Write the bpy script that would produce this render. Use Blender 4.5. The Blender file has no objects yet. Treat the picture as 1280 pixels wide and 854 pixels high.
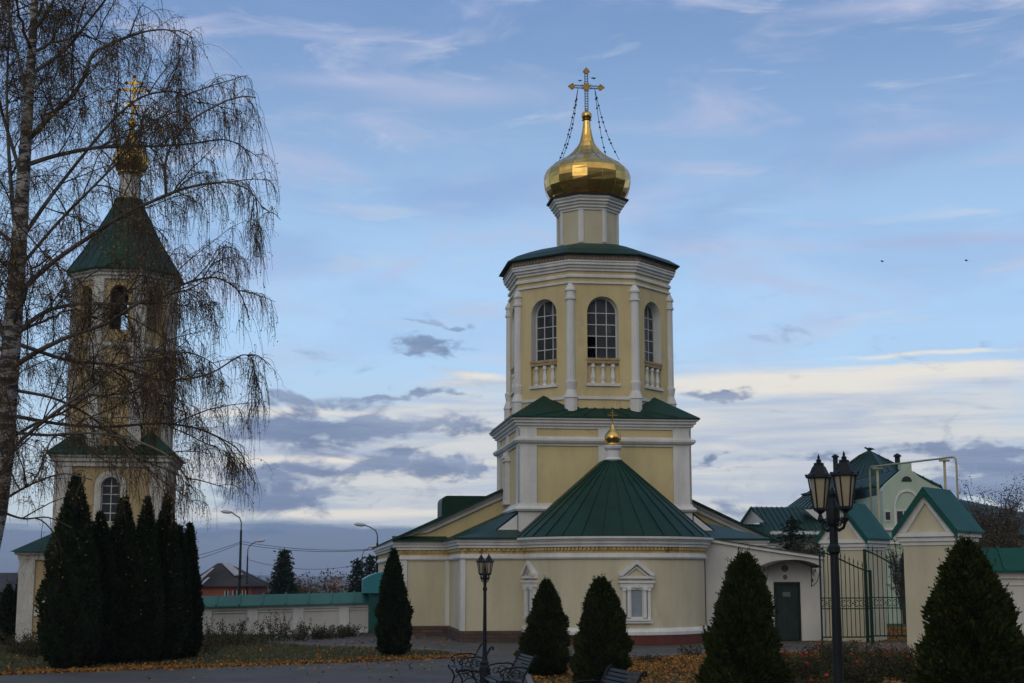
import bpy, math, random
import numpy as np
from mathutils import Vector
random.seed(7); rng = np.random.default_rng(11)
PI = math.pi; R = math.radians
C = bpy.context.scene.collection
SC = bpy.context.scene

# ------------------------------------------------------------ camera, sky, sun, exposure
F = 1840.0; CH = 2.35; PITCH = R(8.926)
cam_d = bpy.data.cameras.new('camera'); cam = bpy.data.objects.new('camera', cam_d); C.objects.link(cam)
cam_d.sensor_width = 36; cam_d.lens = 36*F/1280; cam_d.clip_start = .1; cam_d.clip_end = 12000
cam.location = (0, 0, CH); cam.rotation_euler = (PI/2+PITCH, 0, 0)
SC.camera = cam
SC.view_settings.view_transform = 'Standard'; SC.view_settings.look = 'None'
SC.view_settings.exposure = 0.0; SC.view_settings.gamma = 1.0
SUN_EL, SUN_AZ = R(20), R(200)      # azimuth clockwise from +Y : behind the camera, slightly left

def W(px, py, D):
    """world point seen at photograph pixel (px,py) at world depth y = D"""
    u = (px-640)/F; v = (427-py)/F
    dy = math.cos(PITCH)-v*math.sin(PITCH); dz = math.sin(PITCH)+v*math.cos(PITCH)
    return Vector((u/dy*D, D, CH+dz/dy*D))

world = bpy.data.worlds.new('World'); SC.world = world; world.use_nodes = True
def build_world():
    nt = world.node_tree; N = nt.nodes; L = nt.links
    for n in list(N): N.remove(n)
    def val(x, sock):
        if isinstance(x, (int, float)): sock.default_value = x
        else: L.new(x, sock)
    def M(op, a, b=0.0, c=None, clamp=False):
        n = N.new('ShaderNodeMath'); n.operation = op; n.use_clamp = clamp
        val(a, n.inputs[0]); val(b, n.inputs[1])
        if c is not None: val(c, n.inputs[2])
        return n.outputs[0]
    def ss(x, lo, hi, a=0.0, b=1.0):
        n = N.new('ShaderNodeMapRange'); n.interpolation_type = 'SMOOTHSTEP'
        val(x, n.inputs[0]); n.inputs[1].default_value = lo; n.inputs[2].default_value = hi
        n.inputs[3].default_value = a; n.inputs[4].default_value = b
        return n.outputs[0]
    def mix(f, a, b):
        n = N.new('ShaderNodeMix'); n.data_type = 'RGBA'; val(f, n.inputs[0])
        for s, k in ((a, 6), (b, 7)):
            if isinstance(s, tuple): n.inputs[k].default_value = (*s, 1)
            else: L.new(s, n.inputs[k])
        return n.outputs[2]
    tc = N.new('ShaderNodeTexCoord'); sep = N.new('ShaderNodeSeparateXYZ'); L.new(tc.outputs['Generated'], sep.inputs[0])
    x, y, z = sep.outputs
    az = M('ARCTAN2', x, y)                                   # 0 straight ahead of the lens, radians
    el = M('ARCSINE', z)
    def noise(sx, sz, scale, det=6, rough=.55, off=0.0, dist=0.0):
        cb = N.new('ShaderNodeCombineXYZ')
        val(M('MULTIPLY', az, sx), cb.inputs[0]); val(M('MULTIPLY', el, sz), cb.inputs[1]); cb.inputs[2].default_value = off
        n = N.new('ShaderNodeTexNoise'); n.inputs['Scale'].default_value = scale; n.inputs['Detail'].default_value = det
        n.inputs['Roughness'].default_value = rough; n.inputs['Distortion'].default_value = dist
        L.new(cb.outputs[0], n.inputs['Vector']); return n.outputs[0]
    def blobs(lst, wob=None):
        tot = None; az_, el_ = az, el
        if wob: az_ = M('ADD', az, M('MULTIPLY', M('SUBTRACT', wob[0], .5), wob[2])); el_ = M('ADD', el, M('MULTIPLY', M('SUBTRACT', wob[1], .5), wob[3]))
        for (px, py, sx, sy) in lst:
            a0 = math.atan((px-640)/F); e0 = math.atan((427-py)/F)+PITCH
            dx = M('DIVIDE', M('SUBTRACT', az_, a0), sx/F); dz = M('DIVIDE', M('SUBTRACT', el_, e0), sy/F)
            r2 = M('ADD', M('MULTIPLY', dx, dx), M('MULTIPLY', dz, dz))
            g = M('EXPONENT', M('MULTIPLY', r2, -1.0))
            tot = g if tot is None else M('ADD', tot, g)
        return tot
    sky = N.new('ShaderNodeTexSky'); sky.sky_type = 'NISHITA'; sky.sun_disc = False
    sky.sun_elevation = SUN_EL; sky.sun_rotation = SUN_AZ
    sky.air_density = 1.0; sky.dust_density = 0.6; sky.ozone_density = 2.0; sky.altitude = 100
    S = 10.0          # the cloud colours below are divided by the background strength (0.1)
    def col(r, g, b): return (r*S, g*S, b*S)
    base = sky.outputs[0]
    # thin high veil: the whole evening sky is milky lavender above, paler blue in the middle, cream low down
    veil_top = ss(el, R(9), R(23))
    clear = mix(veil_top, col(.455, .69, .985), col(.19, .32, .59))
    clear = mix(ss(el, R(1), R(10), 1, 0), clear, col(.56, .66, .74))
    c = mix(.86, base, clear)
    # high wisps
    n1 = noise(2.6, 7.5, 3.2, 8, .6, 3.1, .6)
    w1 = M('MULTIPLY', M('ADD', ss(n1, .46, .74), M('MULTIPLY', blobs([(560, 118, 110, 16), (430, 105, 90, 9), (1130, 30, 110, 10), (1180, 190, 90, 12), (880, 310, 70, 14), (1170, 318, 110, 8)]), .8)), ss(el, R(5), R(14), .35, .72), clamp=True)
    c = mix(w1, c, col(.49, .54, .74))
    n1b = noise(1.8, 9.0, 4.4, 7, .58, 9.7, .8)
    w2 = M('MULTIPLY', ss(n1b, .56, .70), ss(el, R(3), R(9), .2, .42))
    c = mix(w2, c, col(.62, .66, .78))
    soft = M('MULTIPLY', ss(noise(1.0, 3.5, 3.4, 6, .55, 17.0, .5), .42, .64), ss(el, R(7), R(15), .1, .5))
    c = mix(soft, c, col(.25, .38, .68))
    # milky, streaked cream and lavender layer low in the sky
    wx = noise(7, 14, 3.6, 5, .52, 41.0); wy = noise(7, 13, 3.6, 5, .52, 51.0); wl = noise(2.5, 9, 3.0, 5, .55, 61.0)
    nb = noise(1.5, 19.0, 4.2, 8, .62, 5.5, .5); nl = noise(2.2, 24.0, 3.4, 8, .6, 31.0, .6)
    lowz = M('MULTIPLY', blobs([(1100, 520, 330, 62), (980, 590, 260, 50), (500, 560, 330, 70), (400, 642, 240, 14), (720, 600, 300, 60), (600, 478, 110, 12)], (wl, wl, .3, .05)), .75)
    haze_m = ss(M('ADD', M('MULTIPLY', M('SUBTRACT', nb, .5), 1.5), lowz), .12, .85)
    c = mix(M('MULTIPLY', haze_m, .88), c, mix(ss(nl, .36, .62), col(.48, .54, .66), col(.71, .71, .70)))
    bright = M('ADD', M('MULTIPLY', M('SUBTRACT', noise(1.4, 26.0, 3.6, 8, .6, 12.0, .4), .5), 1.6), M('MULTIPLY', blobs([(1130, 478, 300, 17), (930, 488, 160, 14), (600, 470, 110, 8), (420, 575, 170, 9), (430, 642, 200, 10), (380, 515, 160, 6), (1000, 640, 200, 6), (1190, 452, 110, 4)], (wl, wl, .3, .022)), 1.0))
    c = mix(M('MULTIPLY', ss(bright, .22, 1.1), .9), c, col(.84, .80, .73))
    # blue-grey low clouds
    nd = noise(6.5, 15.0, 4.0, 9, .60, 1.3, .8)
    nd2 = noise(3.0, 20.0, 3.2, 8, .6, 21.0, .3)
    dk = blobs([(380, 537, 100, 24), (430, 540, 70, 14), (375, 497, 75, 11), (560, 433, 60, 9), (520, 577, 75, 12), (345, 617, 115, 22), (400, 588, 90, 9),
                (1250, 590, 110, 30), (1190, 578, 60, 12), (905, 640, 70, 14), (885, 497, 50, 6), (962, 372, 26, 5), (520, 405, 30, 4), (590, 532, 75, 11), (590, 588, 50, 8), (1190, 625, 110, 14), (880, 580, 40, 6), (520, 497, 60, 5), (300, 668, 60, 6), (1020, 575, 40, 6)], (wx, wy, .16, .035))
    dsum = M('ADD', M('MULTIPLY', M('SUBTRACT', nd, .5), 2.9), M('MULTIPLY', dk, 1.1))
    dm = M('MULTIPLY', ss(dsum, .22, 1.05), ss(el, R(11), R(8.5)))
    c = mix(M('MULTIPLY', dm, .88), c, mix(ss(nd2, .35, .68), col(.15, .215, .37), col(.27, .34, .50)))
    # bank lying on the horizon
    edge = M('ADD', el, M('MULTIPLY', M('SUBTRACT', nd2, .5), .03))
    bank = ss(edge, R(2.15), R(1.55))
    c = mix(M('MULTIPLY', bank, .93), c, mix(ss(el, R(0), R(2)), col(.165, .20, .29), col(.15, .22, .36)))
    # sky behind the camera: brighter high up, dark low band added for dome reflections
    back = ss(y, .25, -.35)
    c = mix(M('MULTIPLY', back, .85), c, mix(ss(el, R(10), R(32)), col(.05, .05, .06), col(.80, .79, .78)))
    bg = N.new('ShaderNodeBackground'); L.new(c, bg.inputs[0]); bg.inputs[1].default_value = .1
    out = N.new('ShaderNodeOutputWorld'); L.new(bg.outputs[0], out.inputs[0])
build_world()
sd = bpy.data.lights.new('sun', 'SUN'); sun = bpy.data.objects.new('sun', sd); C.objects.link(sun)
sd.energy = .5; sd.angle = R(40); sd.color = (1, .96, .89)
sv = Vector((math.sin(SUN_AZ)*math.cos(SUN_EL), math.cos(SUN_AZ)*math.cos(SUN_EL), math.sin(SUN_EL)))
sun.rotation_euler = (-sv).to_track_quat('-Z', 'Y').to_euler()

# ------------------------------------------------------------ materials
MATS = {}
def mat(name, c, rough=.8, metal=0, var=.12, vscale=1.5, bump=0., bscale=40, streak=0., c2=None, spec=.3, island=None, fine=0., stains=None, coords='Object'):
    if name in MATS: return MATS[name]
    m = bpy.data.materials.new(name); m.use_nodes = True; MATS[name] = m
    nt = m.node_tree; N = nt.nodes; L = nt.links; b = N['Principled BSDF']
    b.inputs['Roughness'].default_value = rough; b.inputs['Metallic'].default_value = metal
    b.inputs['Specular IOR Level'].default_value = spec
    tc = N.new('ShaderNodeTexCoord')
    def noise(scale, det=5, zs=1.0, rg=.55):
        mp = N.new('ShaderNodeMapping'); mp.inputs['Scale'].default_value = (1, 1, zs); L.new(tc.outputs[coords], mp.inputs[0])
        n = N.new('ShaderNodeTexNoise'); n.inputs['Scale'].default_value = scale; n.inputs['Detail'].default_value = det
        n.inputs['Roughness'].default_value = rg; L.new(mp.outputs[0], n.inputs['Vector']); return n.outputs[0]
    def ramp(f, stops):
        r = N.new('ShaderNodeValToRGB'); L.new(f, r.inputs[0]); e = r.color_ramp.elements
        while len(e) < len(stops): e.new(.5)
        for i, (p, q) in enumerate(stops): e[i].position = p; e[i].color = (*q, 1)
        return r.outputs[0]
    if c2 is None: c2 = tuple(min(1, k*(1+var)) for k in c); c1 = tuple(k*(1-var) for k in c)
    else: c1 = c
    if island:
        g = N.new('ShaderNodeNewGeometry')
        colr = ramp(g.outputs['Random Per Island'], [(i/(len(island)-1), q) for i, q in enumerate(island)])
    else: colr = ramp(noise(vscale), [(.3, c1), (.7, c2)])
    def mul(a, f):
        mx = N.new('ShaderNodeMix'); mx.data_type = 'RGBA'; mx.blend_type = 'MULTIPLY'; mx.inputs[0].default_value = 1
        L.new(a, mx.inputs[6]); L.new(f, mx.inputs[7]); return mx.outputs[2]
    if streak: colr = mul(colr, ramp(noise(1.6, 8, .22, .68), [(.36, (1-streak,)*3), (.58, (1, 1, 1))]))
    if fine: colr = mul(colr, ramp(noise(22, 6), [(.35, (1-fine,)*3), (.65, (1, 1, 1))]))
    if stains:
        mx = N.new('ShaderNodeMix'); mx.data_type = 'RGBA'; fr = ramp(noise(stains[1], 7, .5, .65), [(stains[2], (0, 0, 0)), (stains[2]+.08, (1, 1, 1))])
        L.new(fr, mx.inputs[0]); L.new(colr, mx.inputs[6]); mx.inputs[7].default_value = (*stains[0], 1); colr = mx.outputs[2]
    L.new(colr, b.inputs['Base Color'])
    if bump:
        bp = N.new('ShaderNodeBump'); bp.inputs['Strength'].default_value = bump; bp.inputs['Distance'].default_value = .02
        L.new(noise(bscale, 6), bp.inputs['Height']); L.new(bp.outputs[0], b.inputs['Normal'])
    return m
def brickmat(name, c1, c2, mortar, w, h, mz=.012, ground=False, rough=.85, varc=.25):
    m = bpy.data.materials.new(name); m.use_nodes = True; MATS[name] = m
    nt = m.node_tree; N = nt.nodes; L = nt.links; b = N['Principled BSDF']; b.inputs['Roughness'].default_value = rough
    b.inputs['Specular IOR Level'].default_value = .25
    tc = N.new('ShaderNodeTexCoord'); sp = N.new('ShaderNodeSeparateXYZ'); L.new(tc.outputs['Object'], sp.inputs[0])
    cb = N.new('ShaderNodeCombineXYZ')
    if ground: L.new(sp.outputs[0], cb.inputs[0]); L.new(sp.outputs[1], cb.inputs[1])
    else:
        a = N.new('ShaderNodeMath'); a.operation = 'ADD'; L.new(sp.outputs[0], a.inputs[0]); L.new(sp.outputs[1], a.inputs[1])
        L.new(a.outputs[0], cb.inputs[0]); L.new(sp.outputs[2], cb.inputs[1])
    t = N.new('ShaderNodeTexBrick'); L.new(cb.outputs[0], t.inputs['Vector'])
    t.inputs['Color1'].default_value = (*c1, 1); t.inputs['Color2'].default_value = (*c2, 1); t.inputs['Mortar'].default_value = (*mortar, 1)
    t.inputs['Scale'].default_value = 1; t.inputs['Brick Width'].default_value = w; t.inputs['Row Height'].default_value = h; t.inputs['Mortar Size'].default_value = mz
    n = N.new('ShaderNodeTexNoise'); n.inputs['Scale'].default_value = .7; n.inputs['Detail'].default_value = 8; L.new(tc.outputs['Object'], n.inputs['Vector'])
    r = N.new('ShaderNodeValToRGB'); L.new(n.outputs[0], r.inputs[0]); r.color_ramp.elements[0].position = .35; r.color_ramp.elements[1].position = .68
    r.color_ramp.elements[0].color = (1-varc,)*3+(1,); r.color_ramp.elements[1].color = (1, 1, 1, 1)
    mx = N.new('ShaderNodeMix'); mx.data_type = 'RGBA'; mx.blend_type = 'MULTIPLY'; mx.inputs[0].default_value = 1
    L.new(t.outputs[0], mx.inputs[6]); L.new(r.outputs[0], mx.inputs[7]); L.new(mx.outputs[2], b.inputs['Base Color'])
    bp = N.new('ShaderNodeBump'); bp.inputs['Strength'].default_value = .4; bp.inputs['Distance'].default_value = .01
    L.new(t.outputs['Fac'], bp.inputs['Height']); bp.invert = True; L.new(bp.outputs[0], b.inputs['Normal'])
    return m
def glassmat(name, c, alpha=1., rough=.08, metal=0, trans=0.):
    m = bpy.data.materials.new(name); m.use_nodes = True; MATS[name] = m; b = m.node_tree.nodes['Principled BSDF']
    b.inputs['Base Color'].default_value = (*c, 1); b.inputs['Roughness'].default_value = rough; b.inputs['Alpha'].default_value = alpha
    b.inputs['Specular IOR Level'].default_value = .6
    return m
YEL = mat('yellow_stucco', (.62, .505, .27), .9, var=.07, vscale=.5, bump=.3, bscale=22, streak=.13, fine=.06, stains=((.50, .40, .25), .9, .60))
CRM = mat('cream_stucco', (.58, .52, .365), .9, var=.07, vscale=.5, bump=.3, bscale=22, streak=.12, fine=.06, stains=((.50, .43, .31), .9, .60))
WHT = mat('white_plaster', (.71, .70, .675), .85, var=.06, vscale=1.2, bump=.25, bscale=22, streak=.18, fine=.08)
WHW = mat('whitewashed_wall', (.62, .59, .55), .9, var=.08, vscale=.6, bump=.4, bscale=12, streak=.1, fine=.06)
DEN = mat('ochre_frieze', (.52, .38, .16), .9, var=.15, vscale=2.5, stains=((.30, .17, .06), 2.2, .56))
BRD = mat('weathered_brick_dentils', (.30, .24, .19), .95, var=.2, vscale=6, fine=.35)
GRN = mat('green_roof_paint', (.008, .038, .021), .5, var=.22, vscale=.8, spec=.2, streak=.2, bump=.25, bscale=3.5, fine=.12)
TEA = mat('teal_roof_paint', (.010, .080, .062), .5, var=.15, vscale=.9, spec=.12, streak=.14, bump=.2, bscale=3.5, fine=.1)
TEAL2 = mat('old_teal_roof', (.025, .13, .105), .4, var=.2, vscale=1.2, spec=.45, streak=.12, stains=((.16, .22, .20), 3.0, .68))
GOLD = mat('gilded_metal', (.68, .43, .12), .17, 1, var=.22, vscale=2.6, bump=.35, bscale=2.6, streak=.15)
GOLDD = mat('dull_gold', (.42, .26, .07), .35, 1, var=.2, vscale=3)
GOLDW = mat('tarnished_gold', (.62, .38, .10), .26, 1, var=.3, vscale=3, bump=.2, bscale=5)
BLK = mat('black_cast_iron', (.009, .009, .009), .55, .0, var=.2, vscale=8, spec=.2)
LAMPM = mat('lamp_post_paint', (.010, .012, .014), .55, 0, var=.3, vscale=5, bump=.1, bscale=60, spec=.2)
FROST = mat('frosted_lamp_glass', (.36, .30, .20), .35, 0, var=.12, vscale=6)
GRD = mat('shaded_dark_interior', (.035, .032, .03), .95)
FRM = mat('white_window_paint', (.55, .56, .55), .6, var=.08, vscale=4)
GLS = glassmat('window_glass', (.025, .03, .036), 1., .06)
GLO = mat('dusty_window_glass', (.035, .036, .035), .22, var=.55, vscale=1.3, spec=.5, stains=((.10, .10, .095), 1.6, .60))
GLC = mat('net_curtain_behind_glass', (.24, .28, .31), .25, 0, var=.1, vscale=8, spec=.6)
PLB = brickmat('brown_stone_plinth', (.085, .055, .045), (.13, .085, .065), (.05, .04, .035), .42, .125)
PLR = mat('red_painted_plinth', (.13, .040, .030), .7, var=.2, vscale=2, streak=.2, bump=.3, bscale=14)
OWH = mat('old_white_stone', (.56, .54, .50), .95, var=.12, vscale=1.6, bump=.5, bscale=16, streak=.3, fine=.2, stains=((.30, .25, .20), 1.6, .60))
OYE = mat('old_ochre_render', (.46, .35, .19), .95, var=.15, vscale=1.3, bump=.5, bscale=14, streak=.28, fine=.2, stains=((.44, .38, .30), 1.3, .60))
MINT = mat('mint_wall', (.42, .50, .40), .9, var=.06, vscale=.7, streak=.1)
GRW = mat('pale_grey_wall', (.40, .42, .42), .9, var=.06, vscale=.7, streak=.1)
PIPE = mat('yellow_gas_pipe', (.36, .33, .20), .5, var=.15, vscale=3, streak=.1)
GATEM = mat('green_gate_paint', (.006, .028, .016), .45, .1, var=.2, vscale=6)
DOORM = mat('dark_green_door', (.02, .035, .028), .5, var=.2, vscale=2, streak=.2)
WOOD = mat('dark_wet_slats', (.013, .011, .010), .42, var=.35, vscale=9, spec=.14)
BARK = mat('brown_bark', (.07, .05, .035), .95, var=.3, vscale=6, bump=.8, bscale=20)
SIGN = mat('grey_plaque', (.12, .14, .12), .6)
ICON = mat('round_icon_paint', (.20, .14, .10), .6, var=.5, vscale=9)
PAV = brickmat('grey_pavers', (.086, .078, .066), (.120, .110, .092), (.05, .048, .045), .22, .11, .008, True, .75, .3)
def birch_bark():
    m = bpy.data.materials.new('birch_bark'); m.use_nodes = True; nt = m.node_tree; N = nt.nodes; L = nt.links; b = N['Principled BSDF']
    b.inputs['Roughness'].default_value = .8
    tc = N.new('ShaderNodeTexCoord')
    def nz(sc, s, det, lo, hi):
        mp = N.new('ShaderNodeMapping'); mp.inputs['Scale'].default_value = s; L.new(tc.outputs['Object'], mp.inputs[0])
        n = N.new('ShaderNodeTexNoise'); n.inputs['Scale'].default_value = sc; n.inputs['Detail'].default_value = det; L.new(mp.outputs[0], n.inputs['Vector'])
        r = N.new('ShaderNodeMapRange'); L.new(n.outputs[0], r.inputs[0]); r.inputs[1].default_value = lo; r.inputs[2].default_value = hi
        return r.outputs[0]
    a = nz(3.2, (1, 1, 3.2), 6, .50, .58); d = nz(9, (1, 1, 3.5), 4, .55, .62)
    mx0 = N.new('ShaderNodeMath'); mx0.operation = 'MAXIMUM'; L.new(a, mx0.inputs[0]); L.new(d, mx0.inputs[1])
    mx = N.new('ShaderNodeMix'); mx.data_type = 'RGBA'; L.new(mx0.outputs[0], mx.inputs[0])
    mx.inputs[6].default_value = (.36, .33, .31, 1); mx.inputs[7].default_value = (.045, .038, .032, 1)
    L.new(mx.outputs[2], b.inputs['Base Color'])
    bp = N.new('ShaderNodeBump'); bp.inputs['Strength'].default_value = .8; bp.inputs['Distance'].default_value = .03; bp.invert = True
    L.new(mx0.outputs[0], bp.inputs['Height']); L.new(bp.outputs[0], b.inputs['Normal'])
    return m
BIRCH = birch_bark()
TWIG = mat('birch_twigs', (.082, .062, .047), .9, var=.3, vscale=3, spec=.05)
LEAFB = mat('yellowed_birch_leaves', (.3, .2, .05), .75, spec=.1, island=[(.14, .08, .025), (.30, .18, .05), (.40, .26, .07), (.13, .09, .04)])
LITTER = mat('fallen_leaf_colours', (.3, .15, .03), .85, island=[(.10, .05, .018), (.30, .125, .02), (.38, .17, .03), (.20, .075, .018), (.33, .18, .04)])
THU = mat('thuja_sprays', (.03, .05, .02), .9, spec=.05, stains=((.050, .034, .014), 2.3, .60), island=[(.012, .018, .005), (.024, .034, .009), (.040, .048, .014), (.016, .024, .007)])
THUD = mat('thuja_sprays_dark', (.03, .05, .02), .9, spec=.05, stains=((.035, .026, .012), 2.0, .62), island=[(.010, .016, .007), (.018, .028, .010), (.028, .038, .014), (.013, .020, .008)])
THUC = mat('thuja_dark_core', (.010, .016, .007), .95, var=.3, vscale=9)  # colour of the light-blocking core added inside each thuja
SPR = mat('spruce_needles', (.02, .04, .025), .9, spec=.05, island=[(.010, .022, .015), (.022, .040, .026), (.032, .050, .034)])
SHR = mat('shrub_leaves', (.04, .05, .02), .9, spec=.08, island=[(.018, .026, .012), (.040, .050, .022), (.060, .055, .025), (.075, .045, .025)])
SHRR = mat('rusty_shrub_leaves', (.10, .04, .02), .9, island=[(.05, .03, .02), (.12, .04, .02), (.16, .07, .03), (.05, .045, .025)])
WDL = mat('bare_woodland', (.10, .075, .06), .95, island=[(.055, .045, .04), (.10, .075, .06), (.13, .10, .075), (.06, .06, .04)])
ROSE = mat('red_rose_petals', (.35, .02, .025), .6, island=[(.34, .008, .008), (.52, .03, .02), (.42, .012, .015)])
YLF = mat('yellow_caught_leaves', (.34, .22, .04), .8, island=[(.30, .17, .03), (.42, .28, .06)])
GRS = mat('grass_blades', (.05, .06, .02), .9, island=[(.035, .048, .015), (.055, .070, .022), (.085, .075, .030), (.05, .045, .02)])
def ground_mat():
    m = bpy.data.materials.new('grass_and_soil'); m.use_nodes = True; nt = m.node_tree; N = nt.nodes; L = nt.links; b = N['Principled BSDF']
    b.inputs['Roughness'].default_value = .95; b.inputs['Specular IOR Level'].default_value = .1
    tc = N.new('ShaderNodeTexCoord')
    def nz(sc, det):
        n = N.new('ShaderNodeTexNoise'); n.inputs['Scale'].default_value = sc; n.inputs['Detail'].default_value = det; L.new(tc.outputs['Object'], n.inputs['Vector']); return n.outputs[0]
    r = N.new('ShaderNodeValToRGB'); L.new(nz(.35, 9), r.inputs[0]); e = r.color_ramp.elements; e.new(.5)
    e[0].position = .3; e[0].color = (.045, .055, .018, 1); e[1].position = .5; e[1].color = (.07, .075, .028, 1); e[2].position = .72; e[2].color = (.085, .06, .03, 1)
    r2 = N.new('ShaderNodeValToRGB'); L.new(nz(14, 6), r2.inputs[0]); r2.color_ramp.elements[0].position = .3; r2.color_ramp.elements[0].color = (.5, .5, .5, 1); r2.color_ramp.elements[1].position = .65
    mx = N.new('ShaderNodeMix'); mx.data_type = 'RGBA'; mx.blend_type = 'MULTIPLY'; mx.inputs[0].default_value = 1
    L.new(r.outputs[0], mx.inputs[6]); L.new(r2.outputs[0], mx.inputs[7]); L.new(mx.outputs[2], b.inputs['Base Color'])
    return m
GND = ground_mat()

# ------------------------------------------------------------ helpers
class MB:
    """collects shapes, builds ONE mesh object"""
    def __init__(s): s.v = []; s.f = []; s.sm = []
    def add(s, vs, fs, smooth=False):
        b = len(s.v); s.v += [tuple(p) for p in vs]; s.f += [tuple(b+i for i in f) for f in fs]; s.sm += [smooth]*len(fs); return s
    def box(s, x0, x1, y0, y1, z0, z1):
        return s.add([(x0, y0, z0), (x1, y0, z0), (x1, y1, z0), (x0, y1, z0), (x0, y0, z1), (x1, y0, z1), (x1, y1, z1), (x0, y1, z1)],
                     [(0, 3, 2, 1), (4, 5, 6, 7), (0, 1, 5, 4), (1, 2, 6, 5), (2, 3, 7, 6), (3, 0, 4, 7)])
    def obox(s, c, ux, sx, sy, z0, z1):
        """box centred at c(x,y), axis ux=(cos,sin), sizes sx along, sy across"""
        px, py = -ux[1], ux[0]; vs = []
        for z in (z0, z1):
            for a, b in ((-1, -1), (1, -1), (1, 1), (-1, 1)):
                vs.append((c[0]+ux[0]*a*sx/2+px*b*sy/2, c[1]+ux[1]*a*sx/2+py*b*sy/2, z))
        return s.add(vs, [(0, 3, 2, 1), (4, 5, 6, 7), (0, 1, 5, 4), (1, 2, 6, 5), (2, 3, 7, 6), (3, 0, 4, 7)])
    def prism(s, pts, d):
        """planar polygon pts (3D) extruded by vector d"""
        n = len(pts); a = [Vector(p) for p in pts]; d = Vector(d)
        return s.add(a+[p+d for p in a], [tuple(range(n))[::-1], tuple(range(n, 2*n))]+[(i, (i+1) % n, n+(i+1) % n, n+i) for i in range(n)])
    def lathe(s, prof, n=16, c=(0, 0), a0=0., a1=2*PI, smooth=False, rot=0., caps=True):
        full = abs(a1-a0-2*PI) < 1e-6; m = n if full else n+1; vs = []
        for r, z in prof:
            for i in range(m):
                a = a0+(a1-a0)*i/n+rot; vs.append((c[0]+r*math.cos(a), c[1]+r*math.sin(a), z))
        fs = []
        for k in range(len(prof)-1):
            for i in range(n if full else n):
                j = (i+1) % m; fs.append((k*m+i, k*m+j, (k+1)*m+j, (k+1)*m+i))
        if full and caps: fs += [tuple(range(m))[::-1], tuple((len(prof)-1)*m+i for i in range(m))]
        return s.add(vs, fs, smooth)
    def tube(s, pts, r, n=6, smooth=True, caps=True):
        pts = [Vector(p) for p in pts]; rs = r if isinstance(r, (list, tuple)) else [r]*len(pts); vs = []; up = None
        for i, p in enumerate(pts):
            d = (pts[min(i+1, len(pts)-1)]-pts[max(i-1, 0)]).normalized()
            if up is None: up = Vector((0, 0, 1)) if abs(d.z) < .9 else Vector((0, 1, 0))
            a = d.cross(up).normalized(); b = a.cross(d).normalized(); up = b
            for k in range(n):
                t = 2*PI*k/n; vs.append(p+a*rs[i]*math.cos(t)+b*rs[i]*math.sin(t))
        fs = [(i*n+k, i*n+(k+1) % n, (i+1)*n+(k+1) % n, (i+1)*n+k) for i in range(len(pts)-1) for k in range(n)]
        if caps: fs += [tuple(range(n))[::-1], tuple((len(pts)-1)*n+k for k in range(n))]
        return s.add(vs, fs, smooth)
    def ball(s, c, r, n=10, m=6, sz=1.):
        return s.lathe([(r*math.sin(PI*k/m)+1e-4, c[2]-r*sz*math.cos(PI*k/m)) for k in range(m+1)], n, (c[0], c[1]), smooth=True, caps=False)
    def sweep(s, path, prof, closed=False, smooth=False):
        n = len(path); rings = [offset(path, o, closed) for o, z in prof]; vs = []
        for (o, z), rg in zip(prof, rings): vs += [(p[0], p[1], z) for p in rg]
        fs = []
        for k in range(len(prof)-1):
            for i in range(n if closed else n-1):
                j = (i+1) % n; fs.append((k*n+i, k*n+j, (k+1)*n+j, (k+1)*n+i))
        s.add(vs, fs, smooth)
        if not closed:
            m = len(prof)
            s.add([vs[k*n] for k in range(m)], [tuple(range(m))]); s.add([vs[k*n+n-1] for k in range(m)], [tuple(range(m))[::-1]])
        return s
    def xform(s, f): s.v = [tuple(f(Vector(p))) for p in s.v]; return s
    def build(s, name, m, parent=None):
        me = bpy.data.meshes.new(name); me.from_pydata(s.v, [], s.f); me.polygons.foreach_set('use_smooth', s.sm); me.materials.append(m); me.update()
        o = bpy.data.objects.new(name, me); C.objects.link(o); o.parent = parent
        return o
def offset(path, d, closed):
    n = len(path); out = []
    for i in range(n):
        def nrm(a, b):
            dx, dy = b[0]-a[0], b[1]-a[1]; l = math.hypot(dx, dy); return dy/l, -dx/l
        if closed: n1 = nrm(path[i-1], path[i]); n2 = nrm(path[i], path[(i+1) % n])
        else:
            n1 = nrm(path[max(i-1, 0)], path[max(i-1, 0)+1]) if i > 0 else nrm(path[0], path[1])
            n2 = nrm(path[i], path[i+1]) if i < n-1 else n1
        mx, my = n1[0]+n2[0], n1[1]+n2[1]; k = 2/(mx*mx+my*my)*d if mx*mx+my*my > 1e-9 else 0
        out.append((path[i][0]+mx*k, path[i][1]+my*k))
    return out
def npmesh(name, V, Fq, m, parent=None, smooth=False):
    me = bpy.data.meshes.new(name); k = Fq.shape[1]; n = len(Fq)
    me.vertices.add(len(V)); me.vertices.foreach_set('co', V.astype(np.float32).ravel())
    me.loops.add(n*k); me.loops.foreach_set('vertex_index', Fq.astype(np.int32).ravel())
    me.polygons.add(n); me.polygons.foreach_set('loop_start', np.arange(0, n*k, k, dtype=np.int32)); me.polygons.foreach_set('loop_total', np.full(n, k, dtype=np.int32))
    if smooth: me.polygons.foreach_set('use_smooth', np.ones(n, dtype=bool))
    me.materials.append(m); me.update(calc_edges=True); me.validate()
    o = bpy.data.objects.new(name, me); C.objects.link(o); o.parent = parent
    return o
def unit(a): return a/np.maximum(np.linalg.norm(a, axis=1, keepdims=True), 1e-9)
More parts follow.
